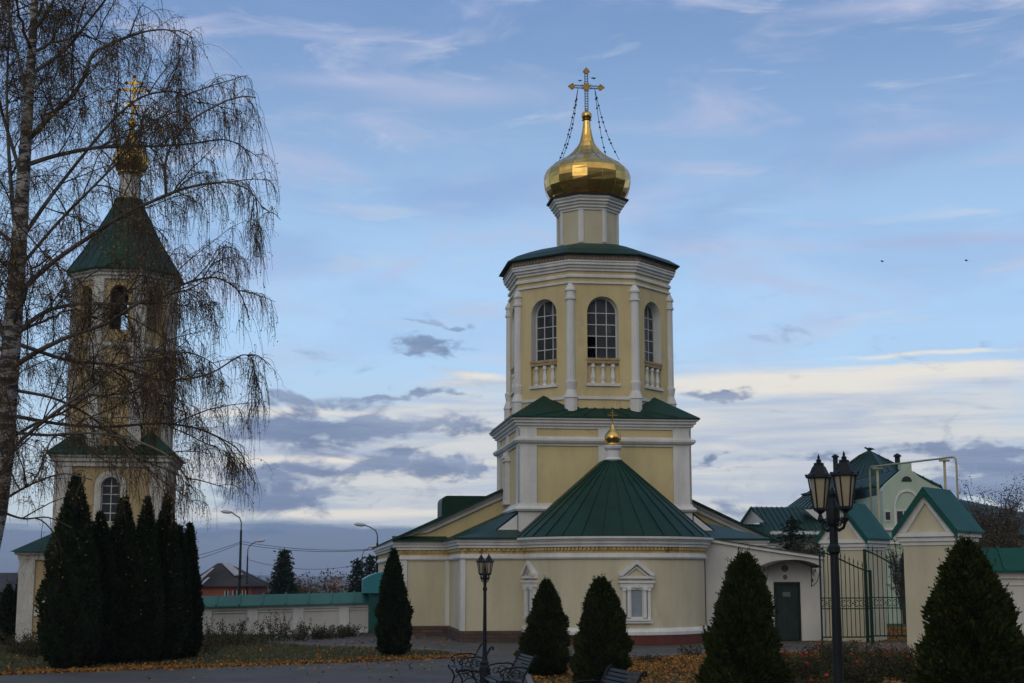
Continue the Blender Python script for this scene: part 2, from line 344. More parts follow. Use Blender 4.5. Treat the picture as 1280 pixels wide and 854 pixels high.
def leaves(P, L_, Wd, D_=None, flat=False):
    """diamond leaves at points P; length array L_, width Wd, direction D_"""
    n = len(P)
    if D_ is None: D_ = unit(rng.normal(size=(n, 3)))
    D_ = unit(D_); side = unit(np.cross(D_, rng.normal(size=(n, 3)))) if not flat else unit(np.cross(D_, np.tile([0, 0, 1.], (n, 1))+rng.normal(size=(n, 3))*.25))
    L_ = np.broadcast_to(L_, (n,))[:, None]; Wd = np.broadcast_to(Wd, (n,))[:, None]
    V = np.stack([P, P+D_*L_*.5+side*Wd*.5, P+D_*L_, P+D_*L_*.5-side*Wd*.5], 1).reshape(-1, 3)
    return V, np.arange(4*n).reshape(n, 4)
def strands(paths, r0, r1, sides=3):
    """paths (n,k,3) -> thin tapered tubes"""
    n, k, _ = paths.shape; d = np.gradient(paths, axis=1); d /= np.maximum(np.linalg.norm(d, axis=2, keepdims=True), 1e-9)
    ref = np.tile([.31, .95, .1], (n, k, 1)); a = np.cross(d, ref); a /= np.maximum(np.linalg.norm(a, axis=2, keepdims=True), 1e-9); b = np.cross(a, d)
    r0 = np.broadcast_to(r0, (n,)); r1 = np.broadcast_to(r1, (n,)); t = np.linspace(0, 1, k)
    rr = (r0[:, None]*(1-t)+r1[:, None]*t)[:, :, None]
    rings = np.stack([paths+(a*math.cos(2*PI*q/sides)+b*math.sin(2*PI*q/sides))*rr for q in range(sides)], 2)   # n,k,s,3
    V = rings.reshape(-1, 3); idx = np.arange(n*k*sides).reshape(n, k, sides)
    A = idx[:, :-1]; B = idx[:, 1:]
    Fq = np.stack([A, np.roll(A, -1, 2), np.roll(B, -1, 2), B], 3).reshape(-1, 4)
    return V, Fq
def thing(name, label, cat, loc=(0, 0, 0), rz=0., group=None):
    o = bpy.data.objects.new(name, None); C.objects.link(o); o.location = loc; o.rotation_euler = (0, 0, rz); o.empty_display_size = .3
    o['label'] = label; o['category'] = cat
    if group: o['group'] = group
    return o
def tag(o, label=None, cat=None, group=None, kind=None):
    for k, v in (('label', label), ('category', cat), ('group', group), ('kind', kind)):
        if v: o[k] = v
    return o
def copy_tree(o, parent=None, loc=None, rz=None, label=None, name=None):
    c = o.copy(); C.objects.link(c); c.parent = parent
    for ch in list(o.children): copy_tree(ch, c)
    if loc is not None: c.location = loc
    if rz is not None: c.rotation_euler = (0, 0, rz)
    if label: c['label'] = label
    return c
def cube_pts(h): return [(-h, -h), (h, -h), (h, h), (-h, h)]
def ngon(ap, n=8, c=(0, 0)):
    r = ap/math.cos(PI/n); return [(c[0]+r*math.cos(-PI/2-PI/n+2*PI*i/n), c[1]+r*math.sin(-PI/2-PI/n+2*PI*i/n)) for i in range(n)]
def frame_on(a, b):
    """returns f(u, w, z): u along a->b measured from the middle, w outward"""
    ax, ay = a; bx, by = b; l = math.hypot(bx-ax, by-ay); ux, uy = (bx-ax)/l, (by-ay)/l; nx, ny = uy, -ux; mx, my = (ax+bx)/2, (ay+by)/2
    return (lambda u, w, z: (mx+ux*u+nx*w, my+uy*u+ny*w, z)), l
def arch_wall(mb, f, l, z0, z1, hw, zb, zs, depth, n=14, w=0., rev=None, cu=0.):
    """wall face with an arched opening: half width hw, bottom zb, spring zs; reveal going in by depth"""
    arc = [(cu-hw*math.cos(PI*i/n), zs+hw*math.sin(PI*i/n)) for i in range(n+1)]
    def q(pts): mb.add([f(u, w, z) for u, z in pts], [tuple(range(len(pts)))])
    q([(-l/2, z0), (cu-hw, z0), (cu-hw, z1), (-l/2, z1)]); q([(cu+hw, z0), (l/2, z0), (l/2, z1), (cu+hw, z1)])
    q([(cu-hw, z0), (cu+hw, z0), (cu+hw, zb), (cu-hw, zb)])
    for i in range(n): q([arc[i], arc[i+1], (arc[i+1][0], z1), (arc[i][0], z1)])
    rm = rev or mb; path = [(cu-hw, zb)]+arc+[(cu+hw, zb)]
    for i in range(len(path)-1):
        (u0, a0), (u1, a1) = path[i], path[i+1]
        rm.add([f(u0, w, a0), f(u1, w, a1), f(u1, w-depth, a1), f(u0, w-depth, a0)], [(0, 1, 2, 3)])
    rm.add([f(cu-hw, w, zb), f(cu+hw, w, zb), f(cu+hw, w-depth, zb), f(cu-hw, w-depth, zb)], [(0, 1, 2, 3)])
def fbox(mb, f, u0, u1, w0, w1, z0, z1):
    vs = [f(u, w, z) for z in (z0, z1) for (u, w) in ((u0, w0), (u1, w0), (u1, w1), (u0, w1))]
    mb.add(vs, [(0, 3, 2, 1), (4, 5, 6, 7), (0, 1, 5, 4), (1, 2, 6, 5), (2, 3, 7, 6), (3, 0, 4, 7)])
def arch_window(f, hw, zb, zs, w, parent, cols, rows, fm=None, gm=None, fr=.05, mt=.03, n=14, name='window', missing=()):
    """window > frame (grid of bars) is the part, glass the sub-part"""
    fm = fm or FRM; gm = gm or GLO; mb = MB(); top = zs+hw
    pts = [(-hw, zb)]+[(-hw*math.cos(PI*i/n), zs+hw*math.sin(PI*i/n)) for i in range(n+1)]+[(hw, zb)]
    inn = [(-hw+fr, zb+fr)]+[(-(hw-fr)*math.cos(PI*i/n), zs+(hw-fr)*math.sin(PI*i/n)) for i in range(n+1)]+[(hw-fr, zb+fr)]
    for i in range(len(pts)):
        j = (i+1) % len(pts); a, b, c_, d = pts[i], pts[j], inn[j], inn[i]
        mb.add([f(a[0], w+.03, a[1]), f(b[0], w+.03, b[1]), f(c_[0], w+.03, c_[1]), f(d[0], w+.03, d[1]), f(c_[0], w-.03, c_[1]), f(d[0], w-.03, d[1])], [(0, 1, 2, 3), (3, 2, 4, 5)])
    def hgt(u): return zs+math.sqrt(max(0, hw*hw-u*u))
    for k in range(1, cols):
        u = -hw+2*hw*k/cols; fbox(mb, f, u-mt/2, u+mt/2, w-.02, w+.026, zb, hgt(u)-.01)
    for z in rows:
        e = hw if z <= zs else math.sqrt(max(0, hw*hw-(z-zs)**2)); fbox(mb, f, -e+.01, e-.01, w-.02, w+.030, z-mt/2, z+mt/2)
    o = mb.build(name, fm, parent)
    g = MB(); zz = [zb]+list(rows)+[top]
    for k in range(cols):
        ua, ub = -hw+2*hw*k/cols+.012, -hw+2*hw*(k+1)/cols-.012
        for r_ in range(len(zz)-1):
            if (k, r_) in missing: continue
            za, zc = zz[r_]+.01, zz[r_+1]-.01
            us = [ua+(ub-ua)*q/4 for q in range(5)]
            top_ = [(u, min(zc, hgt(u)-.005)) for u in us[::-1]]
            if max(t[1] for t in top_) <= za: continue
            g.add([f(u, w, max(za, t)) if False else f(u, w, t) for u, t in [(ua, za), (ub, za)]+[(u, max(t, za)) for u, t in top_]], [tuple(range(7))])
    g.build('pane', gm, o)
    return o

# ------------------------------------------------------------ ground
def sst(a, b, x): t = min(1, max(0, (x-a)/(b-a))); return t*t*(3-2*t)
def gz(x, y):
    z = .75*(1-y/27) if y < 27 else 0.
    z -= 3.6*sst(60, 82, y)*sst(-2, -9, x) if y < 110 else 3.6*(sst(-2, -9, x)+(1-sst(-2, -9, x))*sst(110, 200, y))
    z -= 10*sst(150, 900, y)
    return z
def make_ground():
    xs = [-3500, -2000, -1200, -700, -400, -250, -150, -100, -70]+list(range(-56, 60, 4))+[70, 100, 150, 250, 400, 700, 1200, 2000, 3500]
    xs = sorted(set(xs+[-9, -7, -5, -3, -2])); ys = sorted(set([-60, -30, -10, 0, 9, 18, 27, 35, 45, 55]+list(range(58, 122, 3))+[130, 150, 180, 220, 280, 350, 450, 600, 900, 1400, 2200, 3500, 5000]))
    mb = MB(); n = len(xs)
    mb.add([(x, y, gz(x, y)) for y in ys for x in xs], [(j*n+i, j*n+i+1, (j+1)*n+i+1, (j+1)*n+i) for j in range(len(ys)-1) for i in range(n-1)])
    tag(mb.build('ground', GND), kind='structure')
    # far hills along the horizon
    hb = MB(); m = 60
    for row, (D, base, amp, sd_) in enumerate([(2600, -9, 9, 3.), (4200, -8, 14, 8.)]):
        pts = []
        for i in range(m+1):
            x = -3200+6400*i/m; h = base+amp*(.5+.5*math.sin(i*.31+sd_))*(.6+.4*math.sin(i*.83+sd_*2))
            pts.append((x, D, h))
        vs = [(x, y-500, -16) for x, y, h in pts]+pts+[(x, y+500, -16) for x, y, h in pts]; k = m+1
        hb.add(vs, [(r_*k+i, r_*k+i+1, (r_+1)*k+i+1, (r_+1)*k+i) for r_ in range(2) for i in range(m)], True)
    tag(hb.build('hills', mat('far_hill_woods', (.06, .06, .05), .95, var=.3, vscale=.01)), kind='structure')
make_ground()
P_back = [(-45, 27), (-45, 28), (-12.3, 34.6), (-9.0, 36.9), (-4.3, 39.7), (-1.25, 42.0), (-1.5, 44.0), (-3.2, 46.5), (-6.2, 48.6), (-8.2, 50.5), (-8.6, 59.5), (9, 59.5), (9, 51.4), (24, 51.4), (24, 48), (12, 45.6), (8, 44.6), (5.8, 43.9), (3.2, 41.4), (1.3, 38.4), (.35, 34), (.45, 29), (.95, 27)]
P_front = [(-45, -20), (-45, 27), (.95, 27), (2.1, 23.5), (4.6, 14), (4.6, -20)]
pv = MB(); pv.add([(x, y, gz(x, y)+.006) for x, y in P_back], [tuple(range(len(P_back)))[::-1]]); pv.add([(x, y, gz(x, y)+.006) for x, y in P_front], [tuple(range(len(P_front)))[::-1]])
tag(pv.build('paved_path', PAV), kind='structure')
kb = MB()
def kerb(mb, pts, w=.12, h=.07):
    for a, b in zip(pts[:-1], pts[1:]):
        l = math.hypot(b[0]-a[0], b[1]-a[1]); ux = ((b[0]-a[0])/l, (b[1]-a[1])/l); n = max(1, int(l/1.0))
        for i in range(n):
            t0, t1 = (i+.01)/n, (i+.99)/n; c = ((a[0]+(b[0]-a[0])*(t0+t1)/2), (a[1]+(b[1]-a[1])*(t0+t1)/2))
            mb.obox(c, ux, l*(t1-t0), w, gz(*c)-.1, gz(*c)+h)
kerb(kb, [(-1.5, 44), (-3.2, 46.5), (-6.2, 48.6), (-8.2, 50.5), (-8.6, 56)])
kerb(kb, [(12, 45.6), (8, 44.6), (5.8, 43.9), (3.2, 41.4), (1.3, 38.4), (.35, 34), (.45, 29), (.95, 27)])
tag(kb.build('kerb', mat('concrete_kerb', (.20, .19, .18), .9, var=.2, vscale=3, fine=.2)), kind='structure')

def in_poly(x, y, poly):
    c = False; n = len(poly)
    for i in range(n):
        x0, y0 = poly[i]; x1, y1 = poly[i-1]
        if (y0 > y) != (y1 > y) and x < (x1-x0)*(y-y0)/(y1-y0)+x0: c = not c
    return c
def litter():
    pts = []
    # golden carpet in the bed behind the benches
    while len(pts) < 30000:
        x = random.uniform(.2, 16); y = random.uniform(26, 45.2)
        if in_poly(x, y, P_back): continue
        if y > 36 or random.random() < .55: pts.append((x, y))
    # along the edge of the lawn
    e = [(-22, 32.7), (-12.3, 34.7), (-9.0, 37.0), (-4.3, 39.8), (-1.25, 42.1)]
    for _ in range(9000):
        i = random.choice([0, 1, 1, 2, 2, 3]); t = random.random(); a, b = e[i], e[i+1]
        d = abs(random.gauss(0, .28)) if random.random() < .85 else random.uniform(-.6, 3)
        pts.append((a[0]+(b[0]-a[0])*t+random.gauss(0, .1), a[1]+(b[1]-a[1])*t+d))
    for _ in range(2500): pts.append((random.uniform(-22, -2), random.uniform(36, 56)))
    for _ in range(1200): pts.append((random.uniform(9.5, 22), random.uniform(45, 51)))
    for _ in range(9000): pts.append((random.uniform(11.5, 22), random.uniform(51.5, 64)))
    for _ in range(350): pts.append((random.uniform(-9, 3), random.uniform(28, 47)))
    P = np.array([(x, y, gz(x, y)+.012+random.random()*.035) for x, y in pts]); n = len(P)
    D = rng.normal(size=(n, 3)); D[:, 2] *= .25
    V, Fq = leaves(P, rng.uniform(.05, .10, n), rng.uniform(.04, .08, n), D, flat=False)
    tag(npmesh('fallen_leaves', V, Fq, LITTER), kind='stuff')
    g = []
    while len(g) < 26000:
        x = random.uniform(-24, -1); y = random.uniform(34, 57.5)
        if not in_poly(x, y, P_back): g.append((x, y, gz(x, y)))
    for _ in range(3000):
        x = random.uniform(.3, 12); y = random.uniform(34, 45.5)
        if not in_poly(x, y, P_back): g.append((x, y, gz(x, y)))
    P = np.array(g); n = len(P); D = rng.normal(size=(n, 3))*.45; D[:, 2] = 1
    V, Fq = leaves(P, rng.uniform(.05, .13, n), .02, D)
    tag(npmesh('grass', V, Fq, GRS), kind='stuff')
litter()

# ------------------------------------------------------------ the church
PHI = R(7.5); CO = Vector((3.56, 51.9, 0))
def to_local(p, o=CO, a=PHI):
    d = Vector(p)-o; return Vector((d.x*math.cos(a)+d.y*math.sin(a), -d.x*math.sin(a)+d.y*math.cos(a), p[2]))
def to_world(p, o=CO, a=PHI): return Vector((o.x+p[0]*math.cos(a)-p[1]*math.sin(a), o.y+p[0]*math.sin(a)+p[1]*math.cos(a), p[2]))
def onion(prof, name, m, parent, c, seg=16, flat=True):
    prof = [p for a, b in zip(prof[:-1], prof[1:]) for p in (a, ((a[0]+b[0])/2*(1.006 if a[0] > .5 else 1), (a[1]+b[1])/2))]+[prof[-1]]
    mb = MB(); mb.lathe(prof, seg, c, smooth=not flat, caps=False); return mb.build(name, m, parent)
def church():
    T = thing('church', 'cream and yellow church with green roofs, windowed octagon and large golden dome', 'church', CO, PHI)
    HX, NX, NY, BY, AR = 5.3, 7.2, 5.2, .1, 3.12
    arc = [(AR*math.cos(a), AR*math.sin(a)) for a in [PI+PI*i/36 for i in range(37)]]
    left = [(-NX, 24), (-NX, NY), (-HX, NY), (-HX, BY), (-AR, BY)]
    right = [(AR, BY), (HX, BY), (HX, NY), (NX, NY), (NX, 24)]
    apse = [(-AR, BY+.05)]+arc+[(AR, BY+.05)]
    # walls (apse and wings in the same cream render)
    for path in (left, right):
        mb = MB(); mb.sweep(path, [(0, .3), (0, 3.6)]); mb.build('wall', CRM, T)
        mb = MB(); mb.sweep(path, [(0, 0), (.09, -.1), (.09, .34), (.03, .38), (0, .38)]); mb.build('plinth', PLB, T)
    mb = MB(); mb.sweep(apse, [(0, .2), (0, 3.6)]); mb.build('apse_wall', CRM, T)
    mb = MB(); mb.sweep(apse, [(0, 0), (.10, -.1), (.10, .33), (0, .335)]); mb.build('plinth', PLR, T)
    mb = MB(); mb.sweep(apse, [(0, .335), (.13, .34), (.14, .44), (.09, .52), (0, .56)], smooth=False); mb.build('base_moulding', WHT, T)
    # entablature running round everything: white band, ochre dentil frieze, stepped white cornice
    for path in (left, right, apse):
        mb = MB(); mb.sweep(path, [(0, 2.80), (.07, 2.81), (.10, 2.86), (.06, 2.98), (.025, 3.0)])
        mb.sweep(path, [(.03, 3.17), (.14, 3.20), (.14, 3.28), (.20, 3.30), (.21, 3.38), (.26, 3.40), (.28, 3.52), (0, 3.53)]); mb.build('cornice', WHT, T)
        mb = MB(); mb.sweep(path, [(.012, 2.97), (.035, 2.985), (.035, 3.19), (.012, 3.2)])
        # dentils
        for a, b in zip(path[:-1], path[1:]):
            f, l = frame_on(a, b); k = max(1, round(l/.17))
            if b[1] > 12 or a[1] > 12: continue
            for i in range(k):
                u = -l/2+l*(i+.5)/k; fbox(mb, f, u-.045, u+.045, .03, .10, 3.09, 3.175)
        mb.build('dentil_frieze', DEN, T)
    # white corner pilasters
    for cx, cy in ((-NX, NY), (-HX, BY), (HX, BY), (NX, NY)):
        s = 1 if cx > 0 else -1; mb = MB(); w_ = .30 if cy > 1 else .10; mb.box(min(cx, cx-s*w_), max(cx, cx-s*w_), cy-.05, cy+.3, .38, 2.81); mb.box(min(cx+s*.05, cx-s*.02), max(cx+s*.05, cx-s*.02), cy-.048, cy+.62, .381, 2.808); mb.build('pilaster', WHT, T)
    mb = MB(); mb.box(-HX-.14, -HX, NY-.05, NY+.1, .38, 2.81); mb.build('pilaster', WHT, T)
    # windows of the apse
    def apse_win(deg, w=1.0):
        a = R(deg-90); r = AR; c = (r*math.cos(a), r*math.sin(a)); t = (-math.sin(a), math.cos(a))
        f, l = frame_on((c[0]-t[0], c[1]-t[1]), (c[0]+t[0], c[1]+t[1]))
        mb = MB()
        for s in (-1, 1):
            fbox(mb, f, s*.27-.045, s*.27+.045, -.1, .10, .90, 1.86); fbox(mb, f, s*.42-.05, s*.42+.05, -.14, .06, .82, 1.86)
            fbox(mb, f, s*.27-.07, s*.27+.07, -.1, .13, 1.78, 1.87); fbox(mb, f, s*.42-.065, s*.42+.065, -.14, .09, 1.76, 1.862)
        fbox(mb, f, -.55, .55, -.16, .09, 1.87, 2.02); fbox(mb, f, -.60, .60, -.16, .13, 2.02, 2.09)
        fbox(mb, f, -.055, .055, .09, .14, 1.86, 1.99)
        fbox(mb, f, -.52, .52, -.16, .10, .72, .80); fbox(mb, f, -.45, .45, -.16, .14, .80, .87)
        o = mb.build('window', WHT, T)
        pd = MB()   # pediment with a triangular hollow
        fbox(pd, f, -.60, .60, -.16, .10, 2.16, 2.25)
        for s in (-1, 1):
            pts = [(s*.60, 2.25), (s*.60, 2.31), (0, 2.76), (0, 2.63), (s*.47, 2.252)]
            pd.prism([f(u, -.16, z) for u, z in pts], Vector(f(0, .14, 0))-Vector(f(0, -.16, 0)))
            pts = [(s*.40, 2.252), (s*.33, 2.252), (0, 2.50), (0, 2.56)]
            pd.prism([f(u, -.16, z) for u, z in pts], Vector(f(0, .06, 0))-Vector(f(0, -.16, 0)))
        pd.build('pediment', WHT, o)
        fr = MB()
        for (u0, u1, z0, z1) in ((-.225, .225, .87, .93), (-.225, .225, 1.80, 1.86), (-.225, -.18, .93, 1.80), (.18, .225, .93, 1.80)): fbox(fr, f, u0, u1, .015, .06, z0, z1)
        fr.build('frame', FRM, o)
        g = MB(); g.add([f(-.18, .02, .93), f(.18, .02, .93), f(.18, .02, 1.80), f(-.18, .02, 1.80)], [(0, 1, 2, 3)]); g.build('glass', GLC, o)
    apse_win(1.8); apse_win(-78)
    # apse half cone roof with standing seams, drawn back to the cube
    ER, EZ, AZ_, ar = 3.37, 3.56, 6.32, .20
    mb = MB(); n = 40
    ring = [(-ER, 1.5)]+[(ER*math.cos(PI+PI*i/n), ER*math.sin(PI+PI*i/n)) for i in range(n+1)]+[(ER, 1.5)]
    top = [(-ar, 1.5)]+[(ar*math.cos(PI+PI*i/n), ar*math.sin(PI+PI*i/n)) for i in range(n+1)]+[(ar, 1.5)]
    m = len(ring); lo = [(x, y, EZ-.05) for x, y in ring]; hi = [(x, y, AZ_) for x, y in top]; md = [(x, y, EZ) for x, y in ring]
    mb.add(lo+md+hi, [(i, i+1, m+i+1, m+i) for i in range(m-1)]+[(m+i, m+i+1, 2*m+i+1, 2*m+i) for i in range(m-1)]+[tuple(range(m))[::-1]], False)
    mb.add([hi[0], hi[-1], (ar, 0, AZ_), (-ar, 0, AZ_)], [(0, 1, 2, 3)])
    for i in range(16):
        a = PI+PI*(i+.02)/15.04; d = Vector((math.cos(a), math.sin(a), 0)); t = Vector((-d.y, d.x, 0))*.014; up = Vector((0, 0, .045))
        p, q = d*ER+Vector((0, 0, EZ)), d*ar+Vector((0, 0, AZ_))
        mb.add([p-t, p+t, q+t, q-t, p-t+up, p+t+up, q+t+up, q-t+up], [(4, 5, 6, 7), (0, 1, 5, 4), (1, 2, 6, 5), (3, 0, 4, 7)])
    mb.build('apse_roof', GRN, T)
    mb = MB(); mb.sweep([(-3.12, .05)]+[(3.12*math.cos(PI+PI*i/36), 3.12*math.sin(PI+PI*i/36)) for i in range(37)]+[(3.12, .05)], [(.24, 3.50), (.29, 3.44), (.34, 3.46), (.345, 3.53), (.27, 3.53)]); mb.build('gutter', WHT, T)
    # little cupola on the apse
    cu = MB(); cu.lathe([(.30, 6.15), (.30, 6.30), (.235, 6.36), (.235, 6.60), (.31, 6.68), (.33, 6.76), (.26, 6.80)], 16, (0, 0)); cu = cu.build('cupola', WHT, T)
    onion([(.20, 6.79), (.30, 6.80), (.30, 6.83), (.22, 6.84), (.27, 6.92), (.30, 7.02), (.29, 7.12), (.23, 7.22), (.14, 7.32), (.08, 7.40), (.045, 7.50), (.02, 7.56)], 'onion_dome', GOLD, cu, (0, 0), 14, False)
    cr = MB(); cr.box(-.018, .018, -.012, .012, 7.54, 8.02); cr.box(-.14, .14, -.011, .013, 7.84, 7.875); cr.box(-.08, .08, -.011, .013, 7.93, 7.955)
    cr.prism([(-.10, -.01, 7.70), (.10, -.01, 7.64), (.10, -.01, 7.665), (-.10, -.01, 7.725)], (0, .02, 0))
    for q in ((0, 8.03), (-.15, 7.857), (.15, 7.857)): cr.ball((q[0], 0, q[1]), .028, 8, 5)
    cr.build('cross', GOLDD, cu)
    # side roofs around the cube (left and right of the apse)
    for s in (-1, 1):
        mb = MB(); E = 5.62
        A = (s*E, -.24, 3.545); B_ = (s*E, NY, 3.545); C1 = (s*3.2, 1.35, 3.86); C2 = (s*3.2, NY, 4.62); D_ = (s*3.1, -.24, 3.545); E1 = (s*4.0, 1.35, 3.86)
        C3 = (s*3.2, 1.35, 4.5)
        f_ = lambda *p: mb.add(p, [tuple(range(len(p)))] if s < 0 else [tuple(range(len(p)))[::-1]])
        f_(D_, A, E1, C1)                         # front skirt
        f_(A, B_, C2, C3, E1)                     # side slope
        mb.prism([A, D_, (D_[0], D_[1], 3.49), (A[0], A[1], 3.49)], (0, -.02, 0)); mb.prism([A, B_, (B_[0], B_[1], 3.49), (A[0], A[1], 3.49)], (s*.02, 0, 0))
        mb.build('side_roof', GRN, T)
        mb = MB(); mb.prism([(s*3.93, 1.33, 3.86), (s*3.22, 1.33, 3.86), (s*3.22, 1.33, 4.40)], (0, .03, 0)); mb.build('gablet_wall', WHT, T)
    # nave gable seen behind the cube
    g0, gp, ge = 3.56, 6.97, 7.48
    mb = MB(); mb.prism([(-NX, NY, g0-.02), (NX, NY, g0-.02), (0, NY, gp-.2)], (0, .3, 0)); mb.build('gable_wall', YEL, T)
    mb = MB()
    for s in (-1, 1):
        sl = (gp-g0)/ge
        def at(x, dz): return (s*x, NY-.12, gp-sl*x+dz)
        mb.prism([at(ge-.45, -.02), at(0, -.02), at(0, -.32), at(ge-1.35, -.32)], (0, .14, 0)); mb.prism([at(ge-.2, 0), at(0, 0), at(0, -.16), at(ge-.72, -.16)], (0, -.10, 0))
    mb.build('raking_cornice', WHT, T)
    mb = MB()
    for s in (-1, 1):
        a = [(s*ge, NY-.42, g0), (0, NY-.42, gp+.02), (0, 26, gp+.02), (s*ge, 26, g0)]
        b = [(x, y, z-.06) for x, y, z in a]; mb.add(a+b, [(0, 1, 2, 3), (7, 6, 5, 4), (0, 4, 5, 1), (3, 2, 6, 7), (0, 3, 7, 4)])
        for k in range(30):
            y = NY-.3+k*.7; mb.add([(s*ge, y, g0), (0, y, gp+.02), (0, y, gp+.07), (s*ge, y, g0+.05), (s*ge, y+.03, g0), (0, y+.03, gp+.02), (0, y+.03, gp+.07), (s*ge, y+.03, g0+.05)], [(0, 1, 2, 3), (4, 5, 6, 7), (3, 2, 6, 7)])
        mb.add([(s*ge, NY-.42, g0-.05), (s*5.4, NY-.42, g0-.05), (s*5.4, NY+.02, g0+.16), (s*ge, NY+.02, g0+.16), (s*ge, NY-.42, g0-.0), (s*5.4, NY-.42, g0-.0)], [(4, 5, 2, 3), (0, 1, 5, 4)])
    mb.build('nave_roof', GRN, T)
    mb = MB(); n = 8; pr = [(-5.2, 4.3)]+[(-5.2+.25-.25*math.cos(PI/2*i/n), 5.25+.25*math.sin(PI/2*i/n)) for i in range(n+1)]+[(-2.2, 5.5), (-2.2, 4.3)]
    mb.prism([(x, 10.0, z) for x, z in pr], (0, 2.2, 0)); mb.build('roof_dormer', GRN, T)
    # entrance porch on the far left flank
    pb = MB(); pb.box(-8.25, -7.2, 6.4, 8.0, 0, 1.62); pb = pb.build('side_porch', mat('teal_door_paint', (.006, .075, .070), .5, var=.1), T)
    mb = MB(); n = 10; pr = [(-8.5, 1.58), (-7.2, 1.58)]+[(-7.2-1.30*(i/n), 2.40-.30*(i/n)**3) for i in range(n+1)]; mb.prism([(x, 6.2, z) for x, z in pr], (0, 2.0, 0)); mb.build('awning', mat('blue_green_awning', (.03, .20, .23), .35, var=.1), pb)
    mb = MB(); mb.box(-8.6, -7.2, 6.1, 8.2, -.1, .06); mb.build('step', PAV, pb)
    # cube
    cy0, h, cc = 1.4, 3.13, (0, 4.55); sq = [(x+cc[0], y+cc[1]) for x, y in cube_pts(h)]
    mb = MB(); mb.sweep(sq, [(0, 3.5), (0, 7.9)], True); mb.build('cube_wall', YEL, T)
    mb = MB()
    mb.sweep(sq, [(0, 4.50), (.16, 4.53), (.20, 4.60), (.16, 4.66), (.08, 4.72), (.06, 4.80), (0, 4.81)], True)
    mb.sweep(sq, [(0, 3.5), (.055, 3.5), (.055, 4.52)], True)
    mb.sweep(sq, [(0, 6.88), (.06, 6.88), (.06, 6.95), (.14, 6.97), (.20, 7.05), (.20, 7.12), (.06, 7.16), (.06, 7.21), (0, 7.21)], True)
    mb.sweep(sq, [(0, 7.50), (.06, 7.50), (.06, 7.58), (.14, 7.60), (.14, 7.67), (.22, 7.70), (.22, 7.78), (.30, 7.81), (.30, 7.90), (0, 7.90)], True)
    for i in range(4):
        f, l = frame_on(sq[i], sq[(i+1) % 4])
        for u0, u1 in ((-l/2, -l/2+.62), (l/2-.62, l/2), (-.26, .26)):
            e0 = -.052 if u0 == -l/2 else 0; e1 = .052 if u1 == l/2 else 0
            fbox(mb, f, u0+e0, u1+e1, -.02, .052, 4.78, 6.89); fbox(mb, f, u0+e0, u1+e1, -.02, .052, 7.20, 7.51)
    mb.build('cube_cornice', WHT, T)
    f, l = frame_on(sq[3], sq[0])               # left flank: narrow window in a moulded surround
    mb = MB()
    for u in (-.42, .18): fbox(mb, f, u, u+.24, .0, .17, 5.0, 6.55)
    fbox(mb, f, -.5, .5, 0, .20, 6.5, 6.62); fbox(mb, f, -.46, .46, 0, .24, 6.62, 6.72); fbox(mb, f, -.46, .46, 0, .22, 4.88, 5.0)
    mb.prism([f(-.44, .04, 6.72), f(.44, .04, 6.72), f(0, .04, 6.87)], Vector(f(0, .18, 0))-Vector(f(0, .04, 0)))
    o = mb.build('window', WHT, T); g = MB(); g.add([f(-.18, .07, 5.0), f(.18, .07, 5.0), f(.18, .07, 6.5), f(-.18, .07, 6.5)], [(0, 1, 2, 3)]); g.build('glass', GLS, o)
    # cube roof with corner broaches
    E = 3.47; ap = 2.93; oc = ngon(ap, 8, cc)
    mb = MB()
    def cl(x, y, z): return (cc[0]+x, cc[1]+y, z)
    t_ = ap*math.tan(PI/8); Z0, Z1, ZA = 7.915, 8.28, 8.82; da = ap*math.cos(PI/4)+.02
    for k in range(4):
        c_, s_ = [(1, 0), (0, 1), (-1, 0), (0, -1)][k]
        def rt(x, y, z): return cl(x*c_-y*s_, x*s_+y*c_, z)
        mb.add([rt(-E, -E, Z0), rt(E, -E, Z0), rt(t_, -ap, Z1), rt(-t_, -ap, Z1)], [(0, 1, 2, 3)])
        mb.add([rt(E, -E, Z0), rt(da, -da, ZA), rt(t_, -ap, Z1)], [(0, 1, 2)]); mb.add([rt(E, -E, Z0), rt(ap, -t_, Z1), rt(da, -da, ZA)], [(0, 1, 2)])
        mb.add([rt(-E, -E, Z0), rt(E, -E, Z0), rt(E, -E, Z0-.05), rt(-E, -E, Z0-.05)], [(0, 3, 2, 1)])
        mb.add([rt(-E, -E, Z0-.05), rt(E, -E, Z0-.05), rt(3.2, -3.2, Z0-.06), rt(-3.2, -3.2, Z0-.06)], [(3, 2, 1, 0)])
        for i in range(1, 8):
            u = -E+2*E*i/8; v = -t_+2*t_*i/8
            if abs(u) > 2.8: continue
            mb.add([rt(u-.012, -E, Z0), rt(v-.012, -ap, Z1), rt(v-.012, -ap, Z1+.04), rt(u-.012, -E, Z0+.04), rt(u+.012, -E, Z0), rt(v+.012, -ap, Z1), rt(v+.012, -ap, Z1+.04), rt(u+.012, -E, Z0+.04)], [(0, 1, 2, 3), (4, 5, 6, 7), (3, 2, 6, 7), (0, 3, 7, 4)])
    mb.build('cube_roof', GRN, T)
    # octagon tier
    wall = MB(); hw, zb, zs = .585, 10.14, 11.86; ws = []
